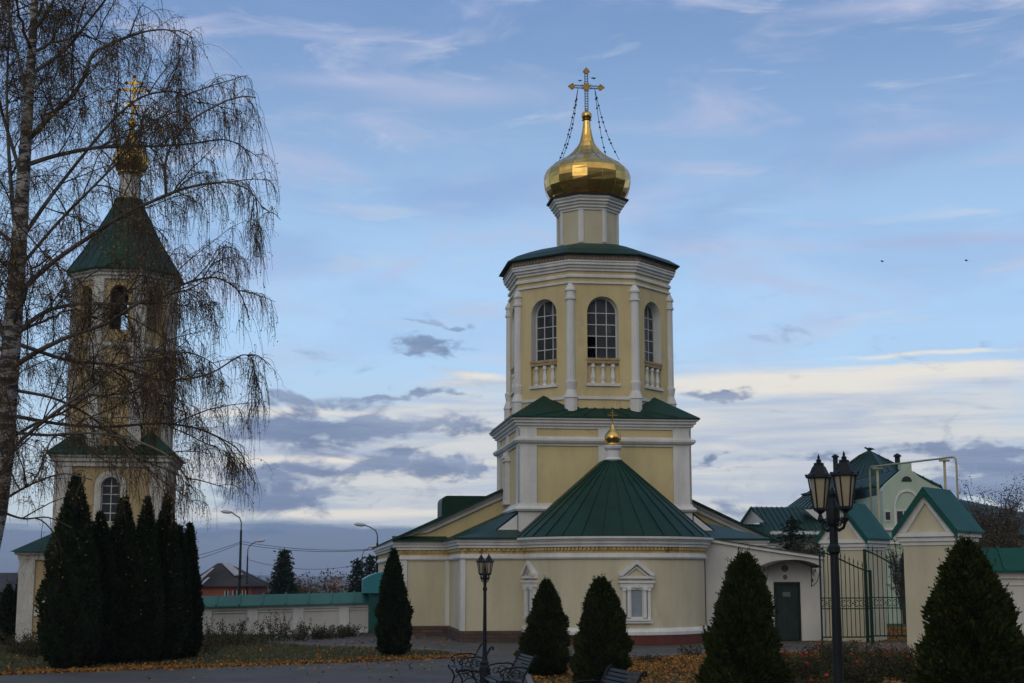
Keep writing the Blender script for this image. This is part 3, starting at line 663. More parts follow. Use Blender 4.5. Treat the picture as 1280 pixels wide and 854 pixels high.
    for i in range(8):
        a, b = oc[i], oc[(i+1) % 8]; f, l = frame_on(a, b)
        rev = MB(); sills = MB(); ledge = MB(); ws.append((rev, sills, ledge))
        arch_wall(wall, f, l, 9.95, 13.9, hw, zb, zs, .40, rev=rev)
        def q(u0, u1, z0, z1): wall.add([f(u0, 0, z0), f(u1, 0, z0), f(u1, 0, z1), f(u0, 0, z1)], [(0, 1, 2, 3)])
        q(-l/2, -.6, 7.9, 9.95); q(.6, l/2, 7.9, 9.95); q(-.6, .6, 7.9, 9.2)
        wall.add([f(-.6, -.12, 9.2), f(.6, -.12, 9.2), f(.6, -.12, 9.95), f(-.6, -.12, 9.95)], [(0, 1, 2, 3)])
        wall.add([f(-.6, 0, 9.2), f(-.6, -.12, 9.2), f(-.6, -.12, 9.95), f(-.6, 0, 9.95)], [(0, 1, 2, 3)]); wall.add([f(.6, 0, 9.2), f(.6, -.12, 9.2), f(.6, -.12, 9.95), f(.6, 0, 9.95)], [(3, 2, 1, 0)])
        wall.add([f(-.6, 0, 9.2), f(.6, 0, 9.2), f(.6, -.12, 9.2), f(-.6, -.12, 9.2)], [(0, 1, 2, 3)])
        fbox(sills, f, -.63, .63, 0, .07, 9.10, 9.20)
        fbox(ledge, f, -.62, .62, -.34, .035, 10.06, 10.14); fbox(ledge, f, -.6, .6, -.12, .012, 9.94, 10.06)
    wall.build('octagon_wall', YEL, T); BRL = mat('brown_ledge', (.34, .25, .13), .8, var=.3, vscale=5)
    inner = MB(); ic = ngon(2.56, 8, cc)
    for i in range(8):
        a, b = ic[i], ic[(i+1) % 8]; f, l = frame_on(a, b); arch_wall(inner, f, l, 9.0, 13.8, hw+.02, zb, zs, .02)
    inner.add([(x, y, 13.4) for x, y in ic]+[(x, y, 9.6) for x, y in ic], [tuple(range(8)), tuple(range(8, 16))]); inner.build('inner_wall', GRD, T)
    bp = [(.085, 9.20), (.085, 9.24), (.06, 9.27), (.09, 9.40), (.085, 9.48), (.055, 9.66), (.055, 9.78), (.085, 9.80), (.085, 9.86), (.07, 9.93)]
    for i in range(8):
        a, b = oc[i], oc[(i+1) % 8]; f, l = frame_on(a, b)
        for u in (-.37, 0, .37):
            c = f(u, -.065, 0); mb = MB(); mb.lathe(bp, 10, (c[0], c[1]), smooth=False); mb.build('baluster', WHT, T)
        miss = {(0, 0), (0, 1)} if i == 0 else ({(2, 0), (2, 1), (1, 0), (1, 1)} if i in (3, 4, 5) else ())
        rows = [zb+.34*k for k in range(1, 5)]+[zs+.02]
        o = arch_window(f, hw, zb, zs, -.34, T, 3, [zb+.43, zb+.86, zb+1.29, zb+1.72], missing=miss)
        ws[i][0].build('reveal', WHT, o); ws[i][1].build('sill', WHT, o); ws[i][2].build('ledge', BRL, o)
    # corner half columns with pointed caps and pedestals
    cp = [(.24, 8.15), (.24, 8.62), (.27, 8.66), (.25, 8.72), (.17, 8.95), (.215, 9.22), (.215, 9.27), (.165, 9.29), (.158, 12.28), (.205, 12.30), (.205, 12.38), (.17, 12.40), (.165, 12.60), (.205, 12.62), (.205, 12.68), (.11, 12.86), (.01, 13.02)]
    for i in range(8):
        c = oc[i]; d = Vector((c[0]-cc[0], c[1]-cc[1])); d *= 1-.03/d.length
        mb = MB(); mb.lathe(cp, 10, (cc[0]+d.x, cc[1]+d.y)); mb.build('corner_column', WHT, T)
    for pf in ([(0, 8.60), (.05, 8.61), (.05, 8.70), (0, 8.71)], [(0, 12.90), (.06, 12.91), (.06, 12.98), (0, 12.99)], [(0, 13.13), (.07, 13.14), (.07, 13.22), (.03, 13.26), (0, 13.27)]):
        mb = MB(); mb.sweep(oc, pf, True); mb.build('string_course', WHT, T)
    mb = MB()
    mb.sweep(oc, [(0, 13.38), (.07, 13.39), (.07, 13.46), (.14, 13.50), (.14, 13.56), (.21, 13.60), (.21, 13.68), (.24, 13.70), (.24, 13.76), (0, 13.78)], True); mb.build('octagon_cornice', WHT, T)
    mb = MB(); mb.sweep(oc, [(.2, 13.765), (.215, 13.77), (.215, 13.97), (0, 13.97)], True)
    for i in range(8):
        f, l = frame_on(oc[i], oc[(i+1) % 8]); k = 18
        for j in range(k):
            u = -l/2-.06+(l+.12)*(j+.5)/k; fbox(mb, f, u-.035, u+.035, .21, .275, 13.78, 13.86)
    mb.build('brick_dentils', BRD, T)
    # octagon roof: swelling eight sided cap
    mb = MB(); prof = [(3.34, 13.97), (3.34, 14.0), (2.95, 14.25), (2.45, 14.46), (1.95, 14.64), (1.45, 14.78), (1.05, 14.86)]
    rr = [(ngon(a_, 8, cc), z) for a_, z in prof]; vs = [(p[0], p[1], z) for rg, z in rr for p in rg]
    mb.add(vs, [(k*8+i, k*8+(i+1) % 8, (k+1)*8+(i+1) % 8, (k+1)*8+i) for k in range(len(prof)-1) for i in range(8)]+[tuple(range(8))[::-1]])
    mb.build('octagon_roof', GRN, T)
    # drum
    dr = ngon(1.12, 8, cc); mb = MB(); mb.sweep(dr, [(0, 14.85), (0, 16.3)], True); mb.build('drum_wall', CRM, T)
    mb = MB()
    for i in range(8):
        f, l = frame_on(dr[i], dr[(i+1) % 8])
        fbox(mb, f, -l/2-.015, -l/2+.10, -.02, .035, 14.9, 16.18); fbox(mb, f, l/2-.10, l/2+.015, -.02, .034, 14.9, 16.181)
    mb.sweep(dr, [(0, 16.17), (.05, 16.18), (.05, 16.24), (.11, 16.28), (.11, 16.34), (.18, 16.40), (.18, 16.46), (.25, 16.50), (.25, 16.56), (.31, 16.62), (.31, 16.72), (0, 16.74)], True); mb.build('drum_cornice', WHT, T)
    mb = MB(); mb.sweep(dr, [(.3, 16.70), (.40, 16.71), (.42, 16.76), (0, 16.80)], True); mb.build('drum_flashing', mat('dark_rusty_flashing', (.05, .035, .025), .7), T)
    dome = onion([(1.42, 16.76), (1.50, 16.90), (1.62, 17.15), (1.70, 17.45), (1.71, 17.76), (1.63, 18.02), (1.43, 18.26), (1.13, 18.46), (.80, 18.68), (.56, 18.92), (.41, 19.12), (.29, 19.36), (.225, 19.64), (.17, 19.96), (.13, 20.34)], 'onion_dome', GOLD, T, cc, 18, True)
    sm = MB()
    for i in range(18):
        a = 2*PI*i/18; sm.tube([(cc[0]+r*math.cos(a), cc[1]+r*math.sin(a), z) for r, z in [(1.51, 16.90), (1.63, 17.15), (1.71, 17.45), (1.72, 17.76), (1.64, 18.02), (1.44, 18.26), (1.14, 18.46), (.81, 18.68), (.57, 18.92), (.42, 19.12)]], .008, 3, False)
    sm.build('seam', GOLDD, dome)
    b_ = MB(); b_.lathe([(.15, 20.30), (.20, 20.33), (.15, 20.36)], 14, cc); b_.ball((cc[0], cc[1], 20.52), .215, 16, 10); b_.lathe([(.05, 20.70), (.07, 20.74), (.04, 20.80)], 10, cc); b_.build('ball', GOLD, dome)
    # cross, openwork shaft with gilded trefoil ends
    X, Y = cc; cx = MB(); z0, zt, za = 20.76, 22.42, 21.80
    for s in (-1, 1):
        cx.box(X+s*.06-.012, X+s*.06+.012, Y-.02, Y+.02, z0, zt); cx.box(X-.5, X+.5, Y-.019, Y+.021, za+s*.06-.012, za+s*.06+.012)
    k = 0; z = z0+.05
    while z < zt-.05:
        cx.tube([(X-.06, Y, z), (X, Y, z+.06), (X+.06, Y, z)], .009, 4, False); cx.tube([(X-.06, Y, z+.06), (X, Y, z), (X+.06, Y, z+.06)], .009, 4, False); z += .11
    x = -.48
    while x < .46:
        if abs(x) > .1: cx.tube([(X+x, Y, za-.06), (X+x+.05, Y, za+.06), (X+x+.1, Y, za-.06)], .009, 4, False)
        x += .1
    cross = cx.build('cross', BLK, T)
    gx = MB()
    def lens(px, pz, r):
        v = [(px+r*math.cos(2*PI*i/14), pz+r*math.sin(2*PI*i/14)) for i in range(14)]; gx.prism([(p[0], Y-.035, p[1]) for p in v], (0, .07, 0))
    for (ex, ez) in ((X-.58, za), (X+.58, za), (X, zt+.08)):
        gx = MB(); lens(ex, ez, .115); o_ = math.copysign(.12, ex-X) if abs(ex-X) > .1 else 0
        lens(ex+o_, ez+(.12 if not o_ else 0), .04)
        for q in (-1, 1): lens(ex-o_*.15+(q*.1 if not o_ else 0), ez+(q*.1 if o_ else -.02), .04)
        gx.build('gilded_end', GOLDD, cross)
    gx = MB(); lens(X, za, .15)
    for i in range(12):
        a = 2*PI*i/12; gx.tube([(X+.13*math.cos(a), Y-.02, za+.13*math.sin(a)), (X+.24*math.cos(a), Y-.02, za+.24*math.sin(a))], [.016, .003], 4, False)
    gx.build('gilded_sunburst', GOLDD, cross)
    for sx, sy in ((-1, -1), (1, -1), (-1, 1), (1, 1)):
        ch = MB(); p0 = Vector((X+sx*.34, Y, za-.08)); p1 = Vector((X+sx*1.12, Y+sy*.86, 18.38)); pts = []
        for i in range(17):
            t = i/16; p = p0.lerp(p1, t); p.z -= .28*math.sin(PI*t)*.8; p.x -= sx*.06*math.sin(PI*t); pts.append(p)
        ch.tube(pts, .011, 4, False)
        for i in range(1, 9):
            t = (i+.25*math.sin(i*2.3+sx))/9.5*16; k = int(t); p = pts[k].lerp(pts[min(k+1, 16)], t-k); ch.ball(p, .045, 6, 4)
        ch.build('chain', BLK, cross)
    jr = random.Random(3)
    for v in dome.data.vertices:
        k = 1+jr.uniform(-.006, .006); v.co.x = cc[0]+(v.co.x-cc[0])*k; v.co.y = cc[1]+(v.co.y-cc[1])*k; v.co.z += jr.uniform(-.008, .008)
    for o in [dome]+list(dome.children)+[cross]+list(cross.children):     # squatter dome, ball and cross
        for v in o.data.vertices: v.co.z = 16.76+(v.co.z-16.76)*.937
    return T
CHURCH = church()
def bird(loc, rz, label, sc=1., fly=False):
    t = thing('bird', label, 'bird', loc, rz, 'small dark birds'); mb = MB()
    m = mat('black_feathers', (.012, .012, .014), .7)
    prof = [(.004, -.16), (.02, -.13), (.045, -.06), (.058, .0), (.050, .06), (.03, .10), (.032, .13), (.030, .155), (.008, .18)]
    pts = [(0, z, (.02 if z > .09 else 0)+(.03 if z > .12 else 0)) for r, z in prof]
    mb.tube([tuple(c*sc for c in p) for p in pts], [r*sc for r, z in prof], 8); mb.tube([(0, .175*sc, .05*sc), (0, .215*sc, .045*sc)], [.010*sc, .002*sc], 5)
    mb.add([(-.02*sc, -.10*sc, .01), (.02*sc, -.10*sc, .01), (.035*sc, -.26*sc, -.01), (-.035*sc, -.26*sc, -.01)], [(0, 1, 2, 3)])
    mb.build('body', m, t)
    for s in (-1, 1):
        w = MB()
        pr = [(0, .06), (.16, .09), (.36, -.02), (.20, -.06), (0, -.07)] if fly else [(0, .06), (.03, .05), (.035, -.05), (.012, -.2), (0, -.12)]
        zz = [.02, .09, .03, .08, .01] if fly else [.03, .03, .0, -.03, .02]; o = .03 if fly else .035
        v = [(s*(o+x)*sc, y*sc, z*sc) for (x, y), z in zip(pr, zz)]
        w.add(v+[(x, y, z+.008) for x, y, z in v], [(0, 1, 2, 3, 4), (9, 8, 7, 6, 5)]+[(i, (i+1) % 5, 5+(i+1) % 5, 5+i) for i in range(5)]); w.build('wing', m, t)
    return t

# ------------------------------------------------------------ annex wall with the side door
def annex():
    T = thing('annex', 'low whitewashed annex with a sloping coping, dark door and iron canopy, right of the apse', 'annex', to_world((3.2, -.25, 0)), PHI)
    L_ = 4.95; z0, z1 = 3.46, 2.72
    def top(x): return z0+(z1-z0)*(x/L_)**.9
    dx0, dx1, dz = 2.46, 3.38, 2.0
    mb = MB()
    xs = [0, 1.2, dx0, dx1, 4.2, L_]
    for a, b in zip(xs[:-1], xs[1:]):
        zb = dz if a == dx0 else -.2
        mb.prism([(a, 0, zb), (b, 0, zb), (b, 0, top(b)), (a, 0, top(a))], (0, .3, 0))
    mb.prism([(L_, .0, -.2), (L_-.3, .0, -.2), (L_-.3, .0, z1), (L_, .0, z1)], (0, 4.5, 0)); mb.build('wall', WHW, T)
    mb = MB(); n = 8
    pts = [(-.1+(L_+.25)*i/n, top(max(0, min(L_, -.1+(L_+.25)*i/n)))) for i in range(n+1)]
    mb.prism([(x, -.10, z) for x, z in pts]+[(x, -.10, z+.10) for x, z in pts[::-1]], (0, .5, 0)); mb.build('coping', WHT, T)
    mb = MB(); mb.prism([(x, -.14, z+.103) for x, z in pts]+[(x, -.14, z+.135) for x, z in pts[::-1]], (0, 4.8, 0)); mb.build('roof', mat('brown_flashing', (.06, .05, .045), .6, var=.2), T)
    d = MB(); d.box(dx0+.03, dx1-.03, .10, .15, .03, dz-.03); d.box(dx0+.12, dx0+.42, .085, .1, .3, .9); d.box(dx0+.5, dx1-.12, .085, .1, .3, .9); d.box(dx0+.12, dx0+.42, .085, .1, 1.05, 1.8); d.box(dx0+.5, dx1-.12, .085, .1, 1.05, 1.8)
    d = d.build('door', DOORM, T)
    h = MB(); h.box(dx0+.06, dx0+.10, .04, .1, .95, 1.12); h.tube([(dx0+.08, .05, 1.0), (dx0+.2, .05, 1.0)], .012, 6); h.build('handle', LAMPM, d)
    h = MB(); h.box(dx0+.33, dx0+.60, .075, .084, 1.52, 1.68); h.build('notice', SIGN, d)
    fr = MB(); fr.box(dx0-.02, dx0+.03, -.02, .1, 0, dz); fr.box(dx1-.03, dx1+.02, -.02, .1, 0, dz); fr.box(dx0-.02, dx1+.02, -.021, .099, dz-.03, dz+.03); fr.build('door_frame', DOORM, T)
    # arched canopy
    cn = MB(); cxx = 2.9; n = 14; w = .98; outer = []; inn = []
    for i in range(n+1):
        t = -1+2*i/n; outer.append((cxx+w*t, 2.80-.24*t*t)); inn.append((cxx+w*t, 2.76-.24*t*t))
    cn.prism([(x, -.95, z) for x, z in outer]+[(x, -.95, z) for x, z in inn[::-1]], (0, .95, 0)); cn = cn.build('canopy', mat('dark_canopy_sheet', (.03, .022, .018), .5, var=.2), T)
    for s in (-1, 1):
        b = MB(); x = cxx+s*(w-.06)
        b.tube([(x, -.02, 1.85), (x, -.02, 2.5)], .014, 6); b.tube([(x, -.9, 2.53), (x, -.02, 2.53)], .014, 6)
        b.tube([(x, -.02+(-.88)*math.sin(q), 1.9+.62*(1-math.cos(q))) for q in [PI/2*i/8 for i in range(9)]], .012, 6)
        for (cy, cz, r) in ((-.22, 2.33, .15), (-.45, 2.42, .09), (-.14, 2.08, .08)):
            b.tube([(x, cy+r*(1-i/22)*math.cos(i*.5), cz+r*(1-i/22)*math.sin(i*.5)) for i in range(20)], .009, 5)
        b.build('bracket', BLK, cn)
    for z, r in ((2.50, .17), (2.19, .12)):
        m = MB(); pts = [(2.86+r*math.cos(2*PI*i/20), -.03, z+r*math.sin(2*PI*i/20)) for i in range(20)]; m.prism(pts, (0, .05, 0)); o = m.build('roundel', WHT, T)
        m = MB(); pts = [(2.86+r*.78*math.cos(2*PI*i/20), -.036, z+r*.78*math.sin(2*PI*i/20)) for i in range(20)]; m.prism(pts, (0, .01, 0)); m.build('painted_disc', ICON, o)
annex()

def green_tile_roof(mb, x0, x1, y, half, zr, ze, pitch=.0, seam=1.7, th=.05):
    for s in (-1, 1):
        a = [(x0, y+s*half, ze), (x1, y+s*half, ze), (x1, y, zr), (x0, y, zr)]; b = [(p[0], p[1], p[2]-th) for p in a]
        mb.add(a+b, [(0, 1, 2, 3), (7, 6, 5, 4), (0, 4, 5, 1), (1, 5, 6, 2), (3, 7, 4, 0)])
        x = x0
        while x < x1:
            mb.prism([(x, y+s*half, ze), (x+.06, y+s*half, ze), (x+.06, y, zr), (x, y, zr)], (0, 0, .06)); x += seam

def perimeter_left():
    a = W(466, 800, 58.2); b = W(-140, 800, 57.0); ang = math.atan2(a.y-b.y, a.x-b.x); L_ = (a-b).xy.length
    T = thing('perimeter_wall', 'long low white wall with recessed panels and teal sheet coping, left of the church', 'wall', (b.x, b.y, -.42), ang); T.rotation_euler = (0, -.0235, ang)
    zt = 1.18
    mb = MB(); mb.box(0, L_, .0, .4, -.3, zt); mb.build('wall', WHW, T)
    mb = MB(); p = 1.76; x = L_-.55-p*30
    mb.box(0, L_, -.07, 0, -.2, .22); mb.box(0, L_, -.07, 0, 1.03, zt)
    x = L_-.9
    while x > 0:
        mb.box(x-.4, x, -.07, 0, .22, 1.03); mb.box(x, x+p-.4, -.05, 0, .93, .97); x -= p
    mb.box(0, L_, -.12, 0, zt-.05, zt); mb.build('panelling', WHT, T)
    mb = MB(); green_tile_roof(mb, 0, L_, .2, .42, 1.60, 1.20, seam=.88); mb.build('coping_roof', TEAL2, T)
perimeter_left()

# ------------------------------------------------------------ gate piers, gate leaves, right wall
def pier(px, D, sc, rz, label, name='gate_pier'):
    p = W(px, 800, D); T = thing(name, label, 'gate pier', (p.x, p.y, 0), rz, 'piers of the side gate')
    w, d, H = .74*sc, .82*sc, 3.34*sc
    mb = MB(); mb.box(-w, w, -d, d, -.3, H); mb.build('body', CRM, T)
    mb = MB(); sq = [(-w, -d), (w, -d), (w, d), (-w, d)]
    mb.sweep(sq, [(0, H-.22*sc), (.04, H-.21*sc), (.04, H-.12*sc), (.10, H-.10*sc), (.10, H), (.17, H+.03), (.17, H+.15*sc), (0, H+.16*sc)], True); mb.build('cornice', WHT, T)
    z0, z1 = H+.16*sc, H+1.26*sc; e = w+.12
    mb = MB(); mb.prism([(-e, -d-.02, z0), (e, -d-.02, z0), (0, -d-.02, z1)], (0, 2*d+.04, 0)); mb.build('gable', CRM, T)
    mb = MB()
    for s in (-1, 1):
        mb.prism([(s*e, -d-.10, z0), (s*e, -d-.10, z0+.12), (0, -d-.10, z1+.06), (0, -d-.10, z1-.26*sc), (s*(e-.26*sc), -d-.10, z0)], (0, .085, 0))
    mb.build('gable_moulding', WHT, T)
    mb = MB(); sl = (z1-z0)/e; o = .12*sc
    for s in (-1, 1):
        a = [(s*(e+o), -d-.22, z0-sl*o+.19), (0, -d-.22, z1+.19), (0, d+.22, z1+.19), (s*(e+o), d+.22, z0-sl*o+.19)]; mb.add(a+[(x, y, z-.05) for x, y, z in a], [(0, 1, 2, 3), (7, 6, 5, 4), (0, 4, 5, 1), (3, 2, 6, 7), (0, 3, 7, 4)])
        mb.prism([(s*(e+o), -d-.22, z0-sl*o+.13), (0, -d-.22, z1+.13), (0, -d-.22, z1-.06), (s*(e+o), -d-.22, z0-sl*o-.05)], (0, -.02, 0))
    mb.build('roof', TEA, T)
    return T
pr = pier(1179, 43.2, 1.0, R(-38), 'near cream gate pier with a teal gabled cap and white cornice, tall thuja in front')
pl = pier(1072, 52.6, 1.0, R(-38), 'farther cream gate pier with a teal gabled cap, behind the big street lantern')
# arched niche on the pier (narrow dark blind arch seen between the gate bars)
def blind_arch(pier_o, H):
    mb = MB(); n = 10; pts = [(-.16, -.782, .9)]+[(-.16*math.cos(PI*i/n), -.782, 1.75+.2*math.sin(PI*i/n)) for i in range(n+1)]+[(.16, -.782, .9)]; mb.prism(pts, (0, .08, 0)); mb.build('blind_niche', YEL, pier_o)
blind_arch(pl, 0)
def stub_post():
    p = W(1020, 800, 54.3); T = thing('boundary_post', 'short cream post with a small teal hipped cap at the annex corner', 'post', (p.x, p.y, 0), R(6))
    mb = MB(); mb.box(-.26, .28, -.3, .4, -.2, 2.35); mb.build('shaft', CRM, T)
    mb = MB(); mb.sweep([(-.26, -.3), (.28, -.3), (.28, .4), (-.26, .4)], [(0, 2.02), (.05, 2.03), (.05, 2.12), (.10, 2.14), (.10, 2.24), (.16, 2.27), (.16, 2.35), (0, 2.36)], True); mb.build('cornice', WHT, T)
    mb = MB(); a = [(-.48, -.5, 2.36), (.5, -.5, 2.36), (.5, .6, 2.36), (-.48, .6, 2.36)]; b = [(-.05, .0, 2.92), (.45, .0, 3.0), (.45, .2, 3.0), (-.05, .2, 2.92)]
    mb.add(a+b, [(0, 3, 2, 1), (4, 5, 6, 7), (0, 1, 5, 4), (1, 2, 6, 5), (2, 3, 7, 6), (3, 0, 4, 7)]); mb.build('cap', TEA, T)
stub_post()
def gate_leaf(px0, px1, D, hL, hR, label, thick):
    a = W(px0, 800, D); b = W(px1, 800, D+.15); L_ = (b-a).xy.length
    T = thing('iron_gate', label, 'gate', (a.x, a.y, 0), math.atan2(b.y-a.y, b.x-a.x), 'leaves of the green iron gate')
    def top(x): t = x/L_; return hL+(hR-hL)*(t*t*(3-2*t)*.5+t*.5)
    fr = MB(); zb = .22
    fr.box(0, .05, -.025, .025, .1, hL); fr.box(L_-.05, L_, -.025, .025, .1, hR)
    fr.box(.05, L_-.05, -.02, .02, zb, zb+.045); fr.box(.05, L_-.05, -.02, .02, 1.15, 1.185); fr.box(.05, L_-.05, -.02, .02, 1.50, 1.535)
    fr.tube([(L_*i/12, 0, top(L_*i/12)) for i in range(13)], .028, 6); fr.build('frame', GATEM, T)
    for x in thick: m = MB(); m.box(x-.045, x+.045, -.045, .045, 0, top(max(0, min(L_, x)))+.05); m.build('post', GATEM, T)
    n = int(L_/.145)
    for i in range(1, n):
        x = L_*i/n; m = MB(); z = top(x); m.box(x-.011, x+.011, -.011, .011, zb, z+.10)
        m.lathe([(.004, z+.08), (.028, z+.13), (.016, z+.17), (.002, z+.27)], 6, (x, 0)); m.build('bar', GATEM, T)
    sc = MB(); k = max(2, int(L_/.42))
    for i in range(k):
        c = L_*(i+.5)/k
        for s in (-1, 1):
            for q in (-1, 1):
                sc.tube([(c+s*(.10+.085*(1-j/16)*math.cos(j*.42)), 0, 1.343+q*.05+.075*q*(1-j/16)*math.sin(j*.42)) for j in range(15)], .014, 4, False)
        sc.ball((c, 0, 1.343), .03, 8, 5)
    sc.build('scrollwork', GATEM, T)
gate_leaf(1027, 1092, 49.6, 3.05, 2.38, 'left leaf of the green iron gate, its top sweeping down to a thick post', [1.72])
gate_leaf(1084, 1150, 50.6, 3.10, 2.25, 'right leaf of the green iron gate, running behind the near gate pier', [.02])
def perimeter_right():
    a = W(1212, 800, 44.2); T = thing('perimeter_wall', 'white wall with teal seamed coping running right from the near gate pier', 'wall', (a.x, a.y, 0), R(3))
    mb = MB(); mb.box(0, 9, -.2, .2, -.3, 2.40); mb.build('wall', WHW, T)
    mb = MB(); mb.box(0, 9, -.27, -.2, 2.18, 2.40); mb.box(0, 9, -.33, -.27, 2.33, 2.40); mb.box(0, 9, -.27, -.2, -.2, .35)
    for x in (.15, 1.95, 3.75, 5.5, 7.3): mb.box(x, x+.45, -.268, -.2, .35, 2.18); mb.box(x+.45, x+1.8, -.235, -.2, 1.98, 2.02)
    mb.build('panelling', WHT, T)
    mb = MB(); green_tile_roof(mb, -.1, 9.2, 0, .50, 3.08, 2.42, seam=1.05); mb.build('coping_roof', TEA, T)
perimeter_right()
def gas_pipe():
    T = thing('gas_pipe', 'pale yellow gas pipe frame rising over the gate piers', 'pipe', (0, 0, 0))
    A = W(1087, 584, 55.0); B = W(1195, 571, 48.0); r = .034; mb = MB(); n = 6
    dr = (B-A).normalized()
    pts = [A+Vector((0, 0, -6.5)), A+Vector((0, 0, -.2)), A+dr*.06+Vector((0, 0, -.06)), A+dr*.2, B-dr*.2, B-dr*.05+Vector((0, 0, -.05)), B+Vector((0, 0, -.2)), B+Vector((0, 0, -6.2))]
    mb.tube(pts, r, 8); mb.build('pipe', PIPE, T)
    for t, (z) in ((.10, 0), (.88, 0)):
        p = A.lerp(B, t); m = MB(); m.tube([(p.x, p.y+.02, p.z-.04), (p.x, p.y+.02, -.1)], .046, 8); m.box(p.x-.16, p.x+.16, p.y-.06, p.y+.08, p.z-.11, p.z-.05); m.build('support_post', PIPE, T)
gas_pipe()

# ------------------------------------------------------------ bell tower at the left
def bell_tower():
    c = W(153, 800, 49.3); T = thing('bell_tower', 'weathered ochre and white bell tower with green tent roof, behind the birch', 'bell tower', (c.x-.37, c.y, 0), R(8))
    h = 1.70; sq = cube_pts(h)
    # lower tier: front face has one tall arched window
    mb = MB(); f, l = frame_on(sq[0], sq[1]); rv = MB(); arch_wall(mb, f, l, -.2, 6.15, .30, 3.95, 5.10, .3, rev=rv)
    for i in (1, 2, 3):
        fi, li = frame_on(sq[i], sq[(i+1) % 4]); arch_wall(mb, fi, li, -.2, 6.15, .30, 3.95, 5.10, .3, rev=rv)
    mb.build('lower_wall', OYE, T)
    for i in range(4):
        fi, li = frame_on(sq[i], sq[(i+1) % 4]); o = arch_window(fi, .30, 3.95, 5.10, -.16, T, 2, [4.25, 4.55, 4.85, 5.12], gm=GLS, fr=.03, mt=.025)
        if i == 0: rv.build('reveal', OWH, o)
        mm = MB(); n = 14
        for s in (-1, 1): fbox(mm, fi, s*.40-.10, s*.40+.10, 0, .09, 3.9, 5.1)
        ring = [(.50*math.cos(PI*k/n), 5.1+.50*math.sin(PI*k/n)) for k in range(n+1)]; rin = [(.30*math.cos(PI*k/n), 5.1+.30*math.sin(PI*k/n)) for k in range(n+1)]
        for k in range(n): mm.prism([fi(ring[k][0], 0, ring[k][1]), fi(ring[k+1][0], 0, ring[k+1][1]), fi(rin[k+1][0], 0, rin[k+1][1]), fi(rin[k][0], 0, rin[k][1])], Vector(fi(0, .09, 0))-Vector(fi(0, 0, 0)))
        fbox(mm, fi, -.55, .55, 0, .12, 3.80, 3.9); mm.build('surround', OWH, o)
    mb = MB()
    for i in range(4):
        fi, li = frame_on(sq[i], sq[(i+1) % 4])
        for u0, u1 in ((-li/2, -li/2+.42), (li/2-.42, li/2)): fbox(mb, fi, u0-.05, u1+.05, -.02, .07, -.2, 5.75)
    mb.sweep(sq, [(0, 5.72), (.10, 5.74), (.10, 5.86), (.18, 5.90), (.18, 6.0), (.26, 6.04), (.26, 6.14), (0, 6.15)], True)
    mb.sweep(sq, [(0, 3.25), (.09, 3.26), (.12, 3.36), (0, 3.42)], True); mb.build('lower_mouldings', OWH, T)
    E = h+.34; ap = 1.58; t_ = ap*math.tan(PI/8); Z0, Z1, ZA = 6.17, 6.42, 6.98; da = ap*math.cos(PI/4)+.02
    mb = MB()
    for k in range(4):
        c_, s_ = [(1, 0), (0, 1), (-1, 0), (0, -1)][k]
        def rt(x, y, z): return (x*c_-y*s_, x*s_+y*c_, z)
        mb.add([rt(-E, -E, Z0), rt(E, -E, Z0), rt(t_, -ap, Z1), rt(-t_, -ap, Z1)], [(0, 1, 2, 3)])
        mb.add([rt(E, -E, Z0), rt(da, -da, ZA), rt(t_, -ap, Z1)], [(0, 1, 2)]); mb.add([rt(E, -E, Z0), rt(ap, -t_, Z1), rt(da, -da, ZA)], [(0, 1, 2)])
        mb.add([rt(-E, -E, Z0), rt(E, -E, Z0), rt(E, -E, Z0-.06), rt(-E, -E, Z0-.06)], [(0, 3, 2, 1)])
    mb.build('lower_roof', GRN, T)
    oc = ngon(ap); hw, zb, zs = .30, 10.25, 11.45
    mb = MB(); rv = MB(); inn = MB(); ic = ngon(ap-.32)
    for i in range(8):
        f, l = frame_on(oc[i], oc[(i+1) % 8]); arch_wall(mb, f, l, 6.1, 12.25, hw, zb, zs, .32, rev=mb)
        fi, li = frame_on(ic[i], ic[(i+1) % 8]); arch_wall(inn, fi, li, 9.9, 12.4, hw+.01, zb, zs, .01)
    inn.add([(x, y, 12.1) for x, y in ic]+[(x, y, 10.1) for x, y in ic], [tuple(range(8)), tuple(range(8, 16))])
    mb.build('octagon_wall', OYE, T); inn.build('belfry_inside', mat('dark_belfry_plaster', (.10, .085, .07), .95), T)  # inner belfry faces in a dark brown-grey
    for i in range(8):
        p = oc[i]; k = 1/math.hypot(*p); ux = (p[0]*k, p[1]*k); m = MB()
        m.obox((p[0]-ux[0]*.02, p[1]-ux[1]*.02), (-ux[1], ux[0]), .40, .17, 6.2, 11.95); m.obox((p[0]-ux[0]*.02, p[1]-ux[1]*.02), (-ux[1], ux[0]), .50, .26, 9.35, 9.5); m.build('pilaster', OWH, T)
    mb = MB(); mb.sweep(oc, [(0, 11.92), (.07, 11.94), (.07, 12.03), (.13, 12.06), (.13, 12.14), (.20, 12.18), (.20, 12.26), (0, 12.27)], True); mb.build('cornice', OWH, T); mb = MB(); mb.sweep(oc, [(0, 9.62), (.06, 9.63), (.12, 9.72), (.12, 9.80), (0, 9.82)], True); mb.build('string_course', OWH, T); mb = MB(); mb.sweep(oc, [(0, 8.0), (.05, 8.01), (.07, 8.1), (0, 8.12)], True); mb.build('string_course', OWH, T)
    prof = [(1.86, 12.24), (1.87, 12.29), (1.62, 12.68), (1.36, 13.10), (1.06, 13.65), (.80, 14.15), (.60, 14.55), (.47, 14.85), (.44, 15.0)]
    mb = MB(); rr = [(ngon(a_), z) for a_, z in prof]; vs = [(q[0], q[1], z) for rg, z in rr for q in rg]
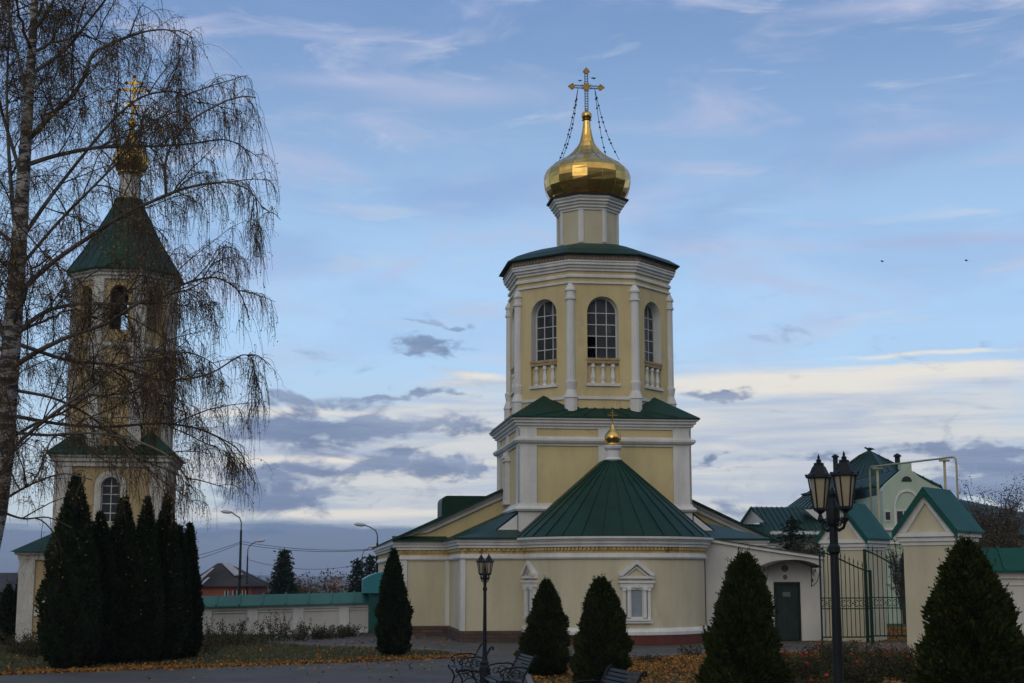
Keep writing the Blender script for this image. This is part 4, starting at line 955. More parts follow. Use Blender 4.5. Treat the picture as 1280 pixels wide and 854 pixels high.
    mb.add(vs, [(k*8+i, k*8+(i+1) % 8, (k+1)*8+(i+1) % 8, (k+1)*8+i) for k in range(len(prof)-1) for i in range(8)]+[tuple(range(8))[::-1]])
    for i in range(8):
        for fr_ in (0, .33, .67):
            line = []
            for rg, z in rr[1:]:
                a, b = rg[i], rg[(i+1) % 8]; line.append((a[0]+(b[0]-a[0])*fr_, a[1]+(b[1]-a[1])*fr_, z+.01))
            mb.tube(line, .018, 3, False)
    mb.build('tent_roof', GRN, T)
    mb = MB(); mb.lathe([(.40, 14.9), (.40, 15.04), (.36, 15.08), (.36, 15.86), (.42, 15.9), (.42, 15.98)], 14); dm = mb.build('drum', OWH, T)
    mb = MB(); mb.lathe([(.43, 14.97), (.45, 15.01), (.43, 15.06)], 14, caps=False); mb.lathe([(.43, 15.9), (.45, 15.95), (.43, 16.0)], 14, caps=False); mb.build('gilt_ring', GOLDW, dm)
    on = onion([(.40, 15.98), (.50, 16.06), (.60, 16.25), (.63, 16.45), (.58, 16.66), (.44, 16.86), (.29, 17.02), (.19, 17.18), (.13, 17.38), (.10, 17.58)], 'onion_dome', GOLDW, T, (0, 0), 16, True)
    mb = MB(); mb.ball((0, 0, 17.74), .165, 12, 8); mb.build('ball', GOLDW, on)
    cr = MB(); cr.box(-.045, .045, -.025, .025, 17.88, 19.40); cr.box(-.46, .46, -.022, .028, 18.92, 19.01); cr.box(-.24, .24, -.022, .028, 19.17, 19.25)
    cr.prism([(-.28, -.02, 18.46), (.28, -.02, 18.28), (.28, -.02, 18.35), (-.28, -.02, 18.53)], (0, .045, 0))
    for q in ((-.48, 18.965), (.48, 18.965), (0, 19.44), (-.26, 19.21), (.26, 19.21)): cr.lathe([(.004, q[1]-.09), (.08, q[1]), (.004, q[1]+.09)], 8, (q[0], 0))
    cr.build('cross', GOLDW, T)
    # porch wing at the front left
    px0, px1, py0, py1, H = -2.33, 1.0, -3.6, -1.70, 2.98; sqp = [(px0, py0), (px1, py0), (px1, py1), (px0, py1)]
    mb = MB(); f, l = frame_on(sqp[0], sqp[1]); hw2 = .62; cu = .0; arch_wall(mb, f, l, -.1, H, hw2, .0, 1.05, .4, cu=cu-.35)
    for i in (1, 2, 3): mb.add([(*sqp[i], -.1), (*sqp[(i+1) % 4], -.1), (*sqp[(i+1) % 4], H), (*sqp[i], H)], [(0, 1, 2, 3)])
    mb.add([(px0, py1, -.1), (px0, py1+2.5, -.1), (px0, py1+2.5, H), (px0, py1, H)], [(3, 2, 1, 0)])
    po = mb.build('porch', OYE, T)
    mb = MB(); n = 14
    for k in range(n):
        pa = [(cu-.35+r*math.cos(PI*q/n), 1.05+r*math.sin(PI*q/n)) for r, q in ((.86, k), (.86, k+1), (.64, k+1), (.64, k))]
        mb.prism([f(u, 0, z) for u, z in pa], Vector(f(0, .08, 0))-Vector(f(0, 0, 0)))
    fbox(mb, f, -l/2-.05, -l/2+.42, -.02, .07, -.1, H); fbox(mb, f, l/2-.42, l/2+.05, -.02, .07, -.1, H)
    mb.box(px0-.06, px0, py0, py0+.42, -.1, H-.01); mb.sweep(sqp, [(0, H-.25), (.08, H-.24), (.10, H-.1), (.18, H-.08), (.18, H), (0, H+.01)], True); mb.build('trim', OWH, po)
    mb = MB(); e = .3; a = [(px0-e, py0-e, H), (px1+e, py0-e, H), (px1+e, py1+.1, H), (px0-e, py1+1.2, H)]; b = [(px0+1.0, py1-.6, H+.75), (px1-1, py1-.6, H+.75), (px1-1, py1, H+.78), (px0+1.0, py1, H+.78)]
    mb.add(a+b, [(0, 3, 2, 1), (4, 5, 6, 7), (0, 1, 5, 4), (1, 2, 6, 5), (2, 3, 7, 6), (3, 0, 4, 7)]); mb.build('roof', GRN, po)
    mb = MB(); mb.add([f(cu-.35-hw2, -.38, 0), f(cu-.35+hw2, -.38, 0), f(cu-.35+hw2, -.38, 1.7), f(cu-.35-hw2, -.38, 1.7)], [(0, 1, 2, 3)]); mb.build('door', DOORM, po)
    mb = MB(); mb.box(px0-.2, px1+.2, py0-.9, py0, -.1, .14); mb.box(px0, px1, py0-.5, py0, .14, .28); mb.build('step', mat('dark_steps', (.05, .047, .045), .9, var=.2), po)
    # the bell
    b = bpy.data.objects.new('bell', None); C.objects.link(b); tag(b, 'dark bronze bell hanging in the front arch of the weathered bell tower', 'bell')
    q = Vector((0, -.75, 0)); q.rotate(bpy.data.objects[T.name].rotation_euler); b.location = T.location+q+Vector((0, 0, 10.95))
    m = MB(); m.lathe([(.28, 0), (.24, .06), (.19, .18), (.16, .32), (.11, .40), (.03, .43)], 16, caps=False, smooth=True); m.build('bell_body', mat('bronze', (.10, .07, .03), .45, .8, var=.2), b)
    m = MB(); m.tube([(0, 0, .42), (0, 0, .75)], .02, 6); m.tube([(-1.2, 0, .76), (1.2, 0, .76)], .05, 6); m.tube([(0, 0, .3), (0, 0, -.06)], .015, 6); m.ball((0, 0, -.07), .04, 8, 5); m.build('headstock', BARK, b)
bell_tower()

# ------------------------------------------------------------ green roofed house behind, brick house, street lights
def priests_house():
    D = 74; s = F/D
    c = W(1087, 800, D); T = thing('house', 'large mint and white house with steep green metal roofs, behind the gate piers', 'house', (0, 0, 0))
    def P(px, py, d=D): return tuple(W(px, py, d))
    seam = []
    def slope(pts, nm='roof', m=GRN, k=10, th=.12):
        """pts: eave a, eave b, ridge b, ridge a"""
        pts = [Vector(p) for p in pts]; mb = MB(); nrm = (pts[1]-pts[0]).cross(pts[-1]-pts[0]).normalized(); nrm = nrm if nrm.z > 0 else -nrm
        mb.prism(pts, nrm*-th); a, b, c_, d = pts if len(pts) == 4 else (pts[0], pts[1], pts[2], pts[2])
        for i in range(k+1):
            t = i/k; p, q = a.lerp(b, t), d.lerp(c_, t); w = (b-a).normalized()*.03
            if (q-p).length < .2: continue
            mb.prism([p, p+w, q+w, q], nrm*.045)
        return mb.build(nm, m, T)
    # big hipped roof: apex, left wing slope, right slope
    apex = P(1087, 563, 82)
    slope([P(1012, 636, 75), P(1130, 634, 75), apex, apex], k=7)
    slope([P(985, 634, 84), P(1012, 636, 75), apex, P(1075, 569, 84)], k=6)
    slope([P(1130, 634, 75), P(1190, 632, 84), P(1175, 606, 84), apex], k=8)
    # left lower wing
    slope([P(961, 671, 72), P(1040, 671, 72), P(1014, 634, 76), P(939, 634, 76)], k=12)
    g = MB(); g.prism([P(926, 657, 72.6), P(955, 652.5, 72.6), P(938, 637, 72.8)], (0, .2, 0)); g.build('gable', mat('pale_gable', (.44, .46, .45), .9), T)
    slope([P(922, 659, 72.0), P(922, 659, 76), P(939, 634, 76), P(939, 634, 72.0)], k=2, th=.1)
    slope([P(926, 659, 71.8), P(961, 671, 71.8), P(962, 656, 72.8), P(934, 655, 72.8)], k=4)
    mb = MB(); a, b = W(934, 669, 72.6), W(1060, 669, 72.6); mb.box(a.x, b.x, 72.6, 80, -1, a.z+.2); mb.build('wall', GRW, T)
    mb = MB(); mb.box(a.x, b.x, 72.3, 72.6, a.z-.25, a.z+.15); mb.build('cornice', WHT, T)
    mb = MB(); mb.prism([P(1006, 637, 74), P(1034, 660, 74), P(1050, 660, 74), P(1050, 637, 74)], (0, 1, 0)); mb.build('wall', WHT, T)
    # mint facade with shaped gable
    d = 70; A, B = P(1102, 640, d), P(1180, 640, d); z = lambda py: W(1130, py, d).z; X = lambda px: W(px, 620, d).x
    fac = MB(); arch = [(X(1133.5)+(X(1150)-X(1133.5))*math.cos(PI*i/12), z(633)+(z(612)-z(633))*math.sin(PI*i/12)) for i in range(13)]
    out = [(X(1103), -1), (X(1103), z(613)), (X(1108), z(605)), (X(1128), z(588)), (X(1128), z(579)), (X(1141), z(579)), (X(1141), z(588)), (X(1150), z(596)), (X(1166), z(606)), (X(1180), z(612)), (X(1180), -1)]
    fac.prism([(x, d, zz) for x, zz in out], (0, .6, 0)); fac.box(X(1103), X(1180), d+.6, d+9, -1, z(618)); fac.build('wall', MINT, T)
    slope([(X(1106), d+.4, z(606)), (X(1106)-2.2, d+9, z(606)), (X(1128), d+9, z(585)), (X(1128), d+.4, z(587))], k=8)
    tr = MB()
    for i in range(12):
        (x0, a0), (x1, a1) = arch[i], arch[i+1]; cx0 = X(1133.5); k = .88
        tr.prism([(x0, d-.06, a0), (x1, d-.06, a1), (cx0+(x1-cx0)*k, d-.06, z(633)+(a1-z(633))*k), (cx0+(x0-cx0)*k, d-.06, z(633)+(a0-z(633))*k)], (0, .055, 0))
    for px in (1117.4, 1149): tr.box(X(px)-.04, X(px)+.06, d-.06, d-.004, z(658), z(633))
    tr.box(X(1103), X(1180), d-.14, d-.002, z(663), z(660)); tr.box(X(1103), X(1180), d-.10, d-.002, z(680), z(676)); tr.build('mouldings', WHT, T)
    w = MB(); n = 10; w.prism([(X(1134)+(X(1140.5)-X(1134))*math.cos(PI*i/n), d-.03, z(602)+(z(595.5)-z(602))*math.sin(PI*i/n)) for i in range(n+1)], (0, .02, 0)); w.build('attic_window', GLS, T)
    def win(x0, x1, y0, y1, cols=2):
        m = MB(); m.box(X(x0), X(x1), d-.05, d-.002, z(y1), z(y0)); o = m.build('window', FRM, T); q = MB()
        for i in range(cols):
            a = X(x0)+(X(x1)-X(x0))*(i+.1)/cols; b = X(x0)+(X(x1)-X(x0))*(i+.9)/cols; q.box(a, b, d-.07, d-.052, z(y1)+.08, z(y0)-.08)
        q.build('pane', GLS, o)
    win(1119, 1137, 637, 658); win(1105, 1112, 638, 652, 1)
    m = MB(); pts = [(X(1122), -1)]+[(X(1134)-(X(1134)-X(1122))*math.cos(PI*i/12), z(700)+(z(684)-z(700))*math.sin(PI*i/12)) for i in range(13)]+[(X(1146), -1)]
    m.prism([(x, d-.05, zz) for x, zz in pts], (0, .045, 0)); o = m.build('entrance_arch', GRD, T)
    m = MB(); 
    for i in range(12):
        pp = [(X(1134)-(X(1134)-X(1122))*k*math.cos(PI*j/12), z(700)+(z(684)-z(700))*k*math.sin(PI*j/12)) for k, j in ((1.16, i), (1.16, i+1), (1.0, i+1), (1.0, i))]; m.prism([(x, d-.1, zz) for x, zz in pp], (0, .09, 0))
    m.build('arch_trim', WHT, o)
    m = MB(); m.box(X(1134), X(1143), d-.12, d-.06, -1, z(705)); m.build('door', mat('teal_door_paint', (.006, .075, .07)), o)
    for px, y0, y1, dd in ((1121.5, 568, 592, 71.5), (1044, 569, 600, 76)):
        a, b = W(px, y0, dd), W(px, y1, dd); m = MB(); m.tube([(a.x, dd, b.z-1), (a.x, dd, a.z)], .13, 10); m.lathe([(.2, a.z-.12), (.2, a.z-.06), (.02, a.z+.05)], 10, (a.x, dd)); m.build('chimney_pipe', LAMPM, T)
    # far right part of the roof
    slope([P(1196, 664, 74), P(1330, 672, 74), P(1300, 645, 79), P(1190, 622, 79)], k=10); m = MB(); a, b = W(1180, 664, 75), W(1330, 664, 75); m.box(a.x, b.x, 75, 80, -1, a.z-.1); m.build('wall', MINT, T)
priests_house()
bird(tuple(W(1087, 561.5, 82)), R(70), 'small dark bird perched on the peak of the green house roof', 1.6)
bird(tuple(W(742, 98, 56.6)), R(-60), 'dark bird clinging just above the right arm of the tall gilded cross', .62)
bird(tuple(W(725, 101, 56.6)), R(50), 'dark bird just above the left arm of the tall gilded cross', .5)
bird(tuple(W(1103, 327, 90)), R(60), 'left one of two tiny birds flying in the sky', .62, True)
bird(tuple(W(1208, 326, 90)), R(70), 'right one of two tiny birds flying in the sky', .62, True)

def brick_house():
    D = 92; T = thing('brick_house', 'ruined red brick house with a patched dark roof beyond the left wall', 'house', (0, 0, 0))
    BRK = brickmat('red_brick', (.36, .085, .040), (.28, .065, .035), (.16, .12, .10), .5, .18, .015)
    RF = mat('patched_grey_roof', (.028, .026, .025), .95, c2=(.06, .055, .05), vscale=.5, spec=.05)
    a, b = W(238, 731, D), W(318, 731, D+1); z = a.z; x0, x1 = a.x, b.x; zb = -4.2
    mb = MB(); mb.box(x0, x1, D, D+6, zb, z); mb.build('wall', BRK, T)
    mb = MB(); e = .35; A = [(x0-e, D-e, z-.1), (x1+e, D-e, z-.1), (x1+e, D+6.3, z-.1), (x0-e, D+6.3, z-.1)]; p = W(272, 704, D+3); q = (p.x, D+3, p.z); q2 = (p.x+.7, D+3, p.z)
    mb.add(A+[q, q2], [(0, 1, 5, 4), (1, 2, 5), (2, 3, 4, 5), (3, 0, 4), (0, 3, 2, 1)]); mb.build('roof', RF, T)
    sh = MB(); LT = mat('pale_roof_sheet', (.33, .33, .34), .7, var=.2, streak=.2)
    def on(u, v): # on front slope
        p0 = Vector(A[0]).lerp(Vector(A[1]), u); p1 = Vector(q).lerp(Vector(q2), u); return p0.lerp(p1, v)+Vector((0, -.04, .05))
    for u0, u1, v0, v1 in ((.07, .16, .05, .75), (.20, .25, .05, .35)): sh.add([on(u0, v0), on(u1, v0), on(u1+.04, v1), on(u0+.04, v1)], [(0, 1, 2, 3)])
    r0, r1 = Vector(A[1]), Vector(q2); sh.add([r0.lerp(r1, .45)+Vector((0, -.05, .08)), r0.lerp(r1, .98)+Vector((0, -.05, .08)), r0.lerp(r1, .98)+Vector((-.4, -.2, .0)), r0.lerp(r1, .45)+Vector((-.5, -.3, .0))], [(0, 1, 2, 3)])
    sh.build('roof_sheet', LT, T)
    for px0, px1, t in ((231, 249, 1), (281, 286, 0), (291, 297, 1), (303, 308, 1)):
        u, v = W(px0, 735, D), W(px1, 735, D); m = MB(); m.box(u.x, v.x, D-.05, D+.02, -2.8, z-.35); o = m.build('window', GRD, T)
        m = MB(); m.box(u.x, u.x+.06, D-.09, D-.055, -2.8, z-.35); m.box(v.x-.06, v.x, D-.09, D-.055, -2.8, z-.35); m.build('frame', GRW, o)
brick_house()
def far_shed():
    T = thing('shed', 'dark low shed at the far left edge beyond the wall', 'shed', (0, 0, 0)); D = 84; a, b = W(-60, 740, D), W(33, 740, D)
    mb = MB(); mb.box(a.x, b.x, D, D+6, -4.5, a.z+.0); mb.build('wall', mat('dark_shed_boards', (.06, .042, .036), .9, var=.3, vscale=1), T)
    mb = MB(); p = W(0, 716, D+3); mb.prism([(a.x, D-.5, a.z), (a.x, D+6.5, a.z), (a.x, D+3, p.z)], (b.x-a.x+.4, 0, 0)); mb.build('roof', mat('dark_shed_roof', (.045, .042, .045), .9, var=.3, vscale=1), T)
far_shed()
def street_light(px, ytop, D, hx, label, side=-1, arm=1.2, thick=.07):
    t = W(px, ytop, D); g = gz(t.x, D); T = thing('street_light', label, 'street light', (t.x, D, g), 0, 'street lights beyond the white wall'); H = t.z-g
    mb = MB(); mb.tube([(0, 0, 0), (0, 0, H*.55), (0, 0, H-.9)], [thick*1.3, thick*1.1, thick*.8], 8); mb.tube([(0, 0, H*.6), (0, 0, H*.6+.12)], thick*1.5, 8); mb.build('pole', LAMPM, T)
    mb = MB(); mb.tube([(0, 0, H-.9), (0, 0, H-.5), (side*.1, 0, H-.25), (side*.35, 0, H-.10), (side*arm*.7, 0, H-.02), (side*arm, 0, H+.02)], .035, 6); mb.build('arm', mat('galvanised', (.25, .25, .26), .5, .5), T)
    mb = MB(); mb.tube([(side*(arm-.15), 0, H+.02), (side*(arm+.05), 0, H+.03), (side*(arm+.3), 0, H+.06), (side*(arm+.45), 0, H+.07)], [.04, .09, .09, .03], 8); mb.build('lamp_head', mat('pale_lamp_head', (.45, .46, .47), .4), T)
street_light(302, 641, 76, 0, 'tall street light with its lamp reaching left, in front of the brick house', -1, .62)
street_light(310, 677, 92, 0, 'shorter street light reaching right, beside the tall one by the brick house', 1, .6, .06)
street_light(472, 657, 76, 0, 'street light with its lamp reaching left, just beside the church eave', -1, .75)
street_light(453, 684, 95, 0, 'lower street light by the dark spruces left of the church', 1, .6, .06)
def wires():
    def cable(a, b, sag, r=.012):
        m = MB(); n = 16; m.tube([tuple(a.lerp(b, i/n)-Vector((0, 0, sag*4*(i/n)*(1-i/n)))) for i in range(n+1)], r, 4, False); return m
    p = W(302, 677, 75.9)
    T = thing('overhead_wire', 'pair of sagging overhead wires from the tall street light towards the church', 'wire', p); o = p
    for dz in (0, -.12):
        m = cable(Vector((0, 0, dz)), W(472, 686, 76)-p+Vector((0, 0, dz*.3)), .22+.1*abs(dz)); m.build('cable', BLK, T)
    T = thing('overhead_wire', 'pair of overhead wires from the tall street light out to the left edge', 'wire', p)
    for dz in (0, -.35): m = cable(Vector((0, 0, dz*.2)), W(150, 705, 70)-p+Vector((0, 0, dz)), .3); m.build('cable', BLK, T)
    q = W(311, 700, 91.9); T = thing('overhead_wire', 'thin lower wire from the shorter street light across to the dark spruces', 'wire', q); m = cable(Vector((0, 0, 0)), W(453, 705, 95)-q, .45); m.build('cable', BLK, T)
wires()

# ------------------------------------------------------------ street lanterns and benches
def twin_lantern(loc, rz, label):
    T = thing('street_lamp', label, 'street lamp', loc, rz, 'black twin lantern lamp posts')
    H = 2.84
    m = MB(); m.lathe([(.13, -.1), (.13, .10), (.10, .14), (.10, .50), (.075, .56), (.085, .60), (.06, .66), (.044, .80), (.035, 1.6), (.032, 2.05), (.046, 2.07), (.046, 2.11), (.032, 2.13), (.032, 2.26), (.046, 2.28), (.052, 2.32), (.052, 2.40), (.03, 2.44), (.018, 2.48), (.028, 2.51), (.004, 2.56)], 12, smooth=False); m.build('post', LAMPM, T)
    a = MB()
    for s in (-1, 1):
        a.tube([(s*.03, 0, 2.26), (s*.07, 0, 2.23), (s*.13, 0, 2.25), (s*.165, 0, 2.31), (s*.165, 0, 2.38)], .012, 6)
        for (x, z, r) in ((.078, 2.29, .04), (.125, 2.30, .024)): a.tube([(s*(x+r*(1-i/26)*math.cos(i*.55)), 0, z+r*(1-i/26)*math.sin(i*.55)) for i in range(22)], .006, 5)
    a.build('scroll_arm', LAMPM, T)
    for s in (-1, 1):
        x = s*.165; L_ = MB(); rt, rb, z0, z1 = .084, .047, 2.40, 2.635
        L_.lathe([(.010, 2.29), (.024, 2.32), (.012, 2.36), (.034, 2.38), (.050, 2.39), (.050, 2.41)], 6, (x, 0))
        L_.lathe([(rt+.006, z1), (rt+.022, z1+.006), (rt+.019, z1+.022), (.072, z1+.045), (.054, z1+.085), (.038, z1+.105), (.040, z1+.118), (.018, z1+.128), (.021, z1+.142), (.008, z1+.155), (.011, z1+.165), (.002, z1+.19)], 6, (x, 0))
        for i in range(6):
            an = 2*PI*i/6; L_.tube([(x+rb*math.cos(an), rb*math.sin(an), z0), (x+rt*math.cos(an), rt*math.sin(an), z1)], .0075, 4, False)
            L_.ball((x+(rt+.016)*math.cos(an), (rt+.016)*math.sin(an), z1+.025), .010, 6, 4)
        o = L_.build('lantern', LAMPM, T)
        g = MB(); g.lathe([(rb-.006, z0), (rt-.008, z1)], 6, (x, 0)); g.build('glass', FROST, o)
    return T
twin_lantern(tuple(W(1046.5, 800, 11.3).xy)+(gz(1, 11.3),), R(-67), 'big black twin lantern lamp post in front of the green gate')
twin_lantern(tuple(W(606, 800, 29.9).xy)+(0,), R(-60), 'smaller black twin lantern lamp post standing between the benches').scale = (.97,)*3

def make_bench():
    T = thing('park_bench', 'x', 'bench', (0, 0, 0), 0, 'black slatted cast iron benches by the path')
    hl = .74
    def slat(y, z, ang, w=.052, th=.02):
        m = MB(); c, s = math.cos(ang), math.sin(ang); v = []
        for x in (-hl-.03, hl+.03):
            for a, b in ((-w/2, -th/2), (w/2, -th/2), (w/2, th/2), (-w/2, th/2)): v.append((x, y+a*c-b*s, z+a*s+b*c))
        m.add(v, [(0, 1, 2, 3), (7, 6, 5, 4), (0, 4, 5, 1), (1, 5, 6, 2), (2, 6, 7, 3), (3, 7, 4, 0)]); return m
    for i in range(8):
        t = i/7; y = -.30+.46*t; z = .425+.03*math.sin(PI*min(1, t*1.6))-.035*t; a = [.9, .3, .05, -.05, -.08, -.1, -.1, -.1][i]
        slat(y, z-(.02 if i == 0 else 0), a).build('seat_slat', WOOD, T)
    for i in range(8):
        t = i/7; y = .19+.20*t+.03*t*t; z = .47+.40*t; slat(y, z, R(68)-.1*t, .046).build('back_slat', WOOD, T)
    for sx in (-1, 1):
        x = sx*hl; m = MB()
        def tb(p, r=.017, n=6): m.tube([(x, a, b) for a, b in p], r, n)
        tb([(.36, .0), (.33, .03), (.26, .14), (.20, .28), (.18, .42), (.24, .58), (.33, .74), (.40, .88), (.44, .92), (.48, .90), (.475, .86), (.45, .86)], .020)
        tb([(-.33, .02), (-.27, .02), (-.22, .10), (-.20, .22), (-.26, .34), (-.33, .40), (-.34, .43), (-.31, .45)], .020)
        tb([(-.30, .40), (-.1, .42), (.18, .38)], .020)
        tb([(.30, .66), (.18, .70), (-.05, .69), (-.20, .66), (-.27, .60), (-.25, .54), (-.20, .55), (-.20, .59)], .018)
        tb([(-.24, .56), (-.19, .50), (-.22, .44)], .015); tb([(-.22, .14), (-.1, .24), (.05, .26), (.20, .18), (.27, .12)], .013)
        tb([(.36, .0), (.40, .02)], .028); tb([(-.35, .02), (-.30, .02)], .028)
        for (cy, cz, r) in ((.05, .56, .085), (-.08, .55, .055), (.15, .56, .05), (0, .34, .055), (-.12, .32, .05), (.11, .32, .045), (0, .56, .03)):
            m.tube([(x, cy+r*math.cos(2*PI*i/14), cz+r*math.sin(2*PI*i/14)) for i in range(15)], .009, 5)
        m.build('side_frame', BLK, T)
    return T
b1 = make_bench()
def bplace(o, px, D, a, label):
    p = W(px, 820, D); o.location = (p.x, p.y, gz(p.x, p.y)+.006); o.rotation_euler = (0, 0, R(-90+a)); o.scale = (.93,)*3; o['label'] = label
bplace(b1, 584, 31.2, 9, 'farthest dark slatted bench, its left arm out over the path, beside the smaller lamp post')
bplace(copy_tree(b1), 633, 27.9, 11, 'middle dark slatted bench, between the smaller lamp post and a cone thuja')
bplace(copy_tree(b1), 748, 20.8, 15, 'nearest dark slatted bench, only its back showing at the bottom edge of the photo')

# ------------------------------------------------------------ plants
def thuja(x, y, H, Rm, prof, n, label, m=THU, sz=.09, name='thuja', seed=0, group='clipped cone thujas', yl=0, cat='thuja', tips=1):
    g = gz(x, y); T = thing(name, label, cat, (x, y, g), 0, group); r_ = np.random.default_rng(seed+5)
    hs = np.array([p[0] for p in prof]); rs = np.array([p[1] for p in prof])
    ph = r_.uniform(0, 6.28, 8)
    def rad(u, a):
        b = np.interp(u, hs, rs)*Rm
        lump = 1+.09*np.sin(3*a+ph[0]+u*7)+.08*np.sin(5*a+ph[1]-u*13)+.07*np.sin(9*a+ph[2]+u*23)+.08*np.sin(2*a+ph[3]+u*31)+.06*np.sin(14*a+u*47+ph[4])+.05*np.sin(a+ph[5]+u*4)
        return b*lump
    m_ = MB(); m_.tube([(0, 0, -.1), (0, 0, H*.85)], [.06, .01], 6); m_.build('trunk', BARK, T)
    # area weighted spread over the surface, thinner inside
    u = r_.uniform(0, 1, n*2); keep = r_.uniform(0, 1, n*2) < (np.interp(u, hs, rs)+.10)/1.1; u = u[keep][:n]; k = len(u)
    a = r_.uniform(0, 2*PI, k); d = 1-np.abs(r_.normal(0, .07, k)); rr = rad(u, a)*d+r_.normal(0, .012, k)*Rm*1.6
    z = u*H+.02; P = np.stack([rr*np.cos(a), rr*np.sin(a), z], 1)
    out = np.stack([np.cos(a), np.sin(a), np.zeros(k)], 1); cl = .5+.5*np.sin(6*a+u*19+ph[6])*np.sin(11*u+ph[7]+4*a); D = out*(r_.uniform(.1, .6, k)+.7*cl)[:, None]+np.array([0, 0, 1.])*r_.uniform(.3, 1.1, k)[:, None]+r_.normal(0, .25, (k, 3))
    L_ = r_.uniform(.6, 1.5, k)*sz
    global rng; sv_ = rng; rng = r_
    V, Fq = leaves(P, L_, L_*.42, D)
    # leading shoots that break the outline
    q = 60*tips; au = r_.uniform(0, 2*PI, q); uu = r_.uniform(.1, 1, q); rr2 = rad(uu, au); P2 = np.stack([rr2*np.cos(au), rr2*np.sin(au), uu*H], 1)
    P3 = []; D3 = []
    for p, a_ in zip(P2, au):
        dr = np.array([math.cos(a_)*.35, math.sin(a_)*.35, 1.])+r_.normal(0, .15, 3)
        for j in range(12): P3.append(p+dr*sz*.18*j+r_.normal(0, .008, 3)); D3.append(dr+r_.normal(0, .5, 3))
    V3, F3 = leaves(np.array(P3), sz*.55, sz*.22, np.array(D3)); F3 = F3+len(V)
    cr = npmesh('crown', np.concatenate([V, V3]), np.concatenate([Fq, F3]), m, T)
    c = MB(); nn = 14; ring = []  # closed dark core added to block light between the sprays
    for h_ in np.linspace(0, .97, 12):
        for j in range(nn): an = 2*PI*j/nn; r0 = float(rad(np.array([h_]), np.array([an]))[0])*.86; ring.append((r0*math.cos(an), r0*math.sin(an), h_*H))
    c.add(ring, [(i*nn+j, i*nn+(j+1) % nn, (i+1)*nn+(j+1) % nn, (i+1)*nn+j) for i in range(11) for j in range(nn)]+[tuple(range(nn))[::-1], tuple(11*nn+j for j in range(nn))], True); c.build('dark_core', THUC, cr)
    if yl:
        a = r_.uniform(PI, 2*PI, yl); u = r_.uniform(.3, .92, yl); rr = rad(u, a)*1.02; P = np.stack([rr*np.cos(a), rr*np.sin(a), u*H], 1)
        V, Fq = leaves(P, .07, .06, r_.normal(size=(yl, 3))); npmesh('caught_leaves', V, Fq, YLF, T)
    rng = sv_
    return T
CONE = [(0, .62), (.05, .86), (.15, 1.0), (.3, .97), (.5, .80), (.7, .58), (.85, .36), (.94, .18), (1, .03)]
COL = [(0, .60), (.06, .9), (.2, 1.0), (.38, .95), (.58, .76), (.74, .52), (.88, .28), (.95, .14), (1, .02)]
def at(px, D): p = W(px, 800, D); return p.x, p.y
thuja(*at(683, 34.6), 2.14, .51, CONE, 15000, 'small cone shaped thuja left of the apse window, behind the middle bench', seed=1, sz=.08)
thuja(*at(752, 31.2), 2.20, .52, [(0, .7), (.08, .93), (.2, 1.0), (.35, .96), (.55, .80), (.75, .58), (.88, .40), (.95, .22), (1, .05)], 16000, 'cone shaped thuja with a ragged double tip, in front of the apse', seed=2, sz=.08, tips=2)
thuja(*at(932, 21.6), 2.42, .57, [(0, .7), (.06, .9), (.15, 1.0), (.3, .95), (.5, .76), (.7, .56), (.82, .44), (.92, .27), (1, .04)], 22000, 'tall cone shaped thuja in front of the annex door', seed=3, sz=.075, tips=3)
thuja(*at(1213, 15.6), 2.31, .63, [(0, .8), (.1, .98), (.22, 1.0), (.42, .87), (.62, .66), (.78, .47), (.9, .28), (.96, .14), (1, .03)], 34000, 'largest and nearest thuja, broad and ragged, at the right edge before the gate pier', seed=4, sz=.062, tips=5)
thuja(*at(491, 43.0), 2.98, .43, COL, 12000, 'slim column thuja against the left wing of the church', m=THUD, seed=5, sz=.09, group='tall column thujas')
grp = 'tall dark thujas in front of the bell tower'
for i, (px, D, ytop, rm, lab, yl) in enumerate([(86, 37.4, 596, .67, 'broadest and leftmost tall dark thuja before the bell tower, rising to its arched window', 30),
        (119, 38.6, 643, .50, 'lower dark thuja tucked right of the leftmost tall one', 20), (149, 39.2, 624, .55, 'dark thuja in the middle of the row, under the tower window', 40),
        (178, 39.6, 624, .42, 'narrow dark thuja right of the middle of the row', 25), (203, 40.4, 620, .46, 'sharp pointed tall thuja with yellow leaves caught in it, second from the right', 50),
        (220, 41.4, 660, .33, 'shorter thuja wedged before the last one of the row', 10), (233, 42.0, 657, .33, 'rightmost narrow thuja of the dark row, beside the white wall', 10)]):
    x, y = at(px, D); H = W(px, ytop, D).z-gz(x, y); thuja(x, y, H, rm, COL, 15000, lab, m=THUD, seed=20+i, sz=.10, group=grp, yl=yl)
thuja(*at(8, 50), 1.9, .33, COL, 4000, 'small dark thuja at the far left edge before the porch', m=THUD, seed=40, sz=.10, group='small far left thujas')
thuja(*at(21, 51), 2.0, .22, COL, 3000, 'very slim small thuja just left of the tower porch', m=THUD, seed=41, sz=.10, group='small far left thujas')

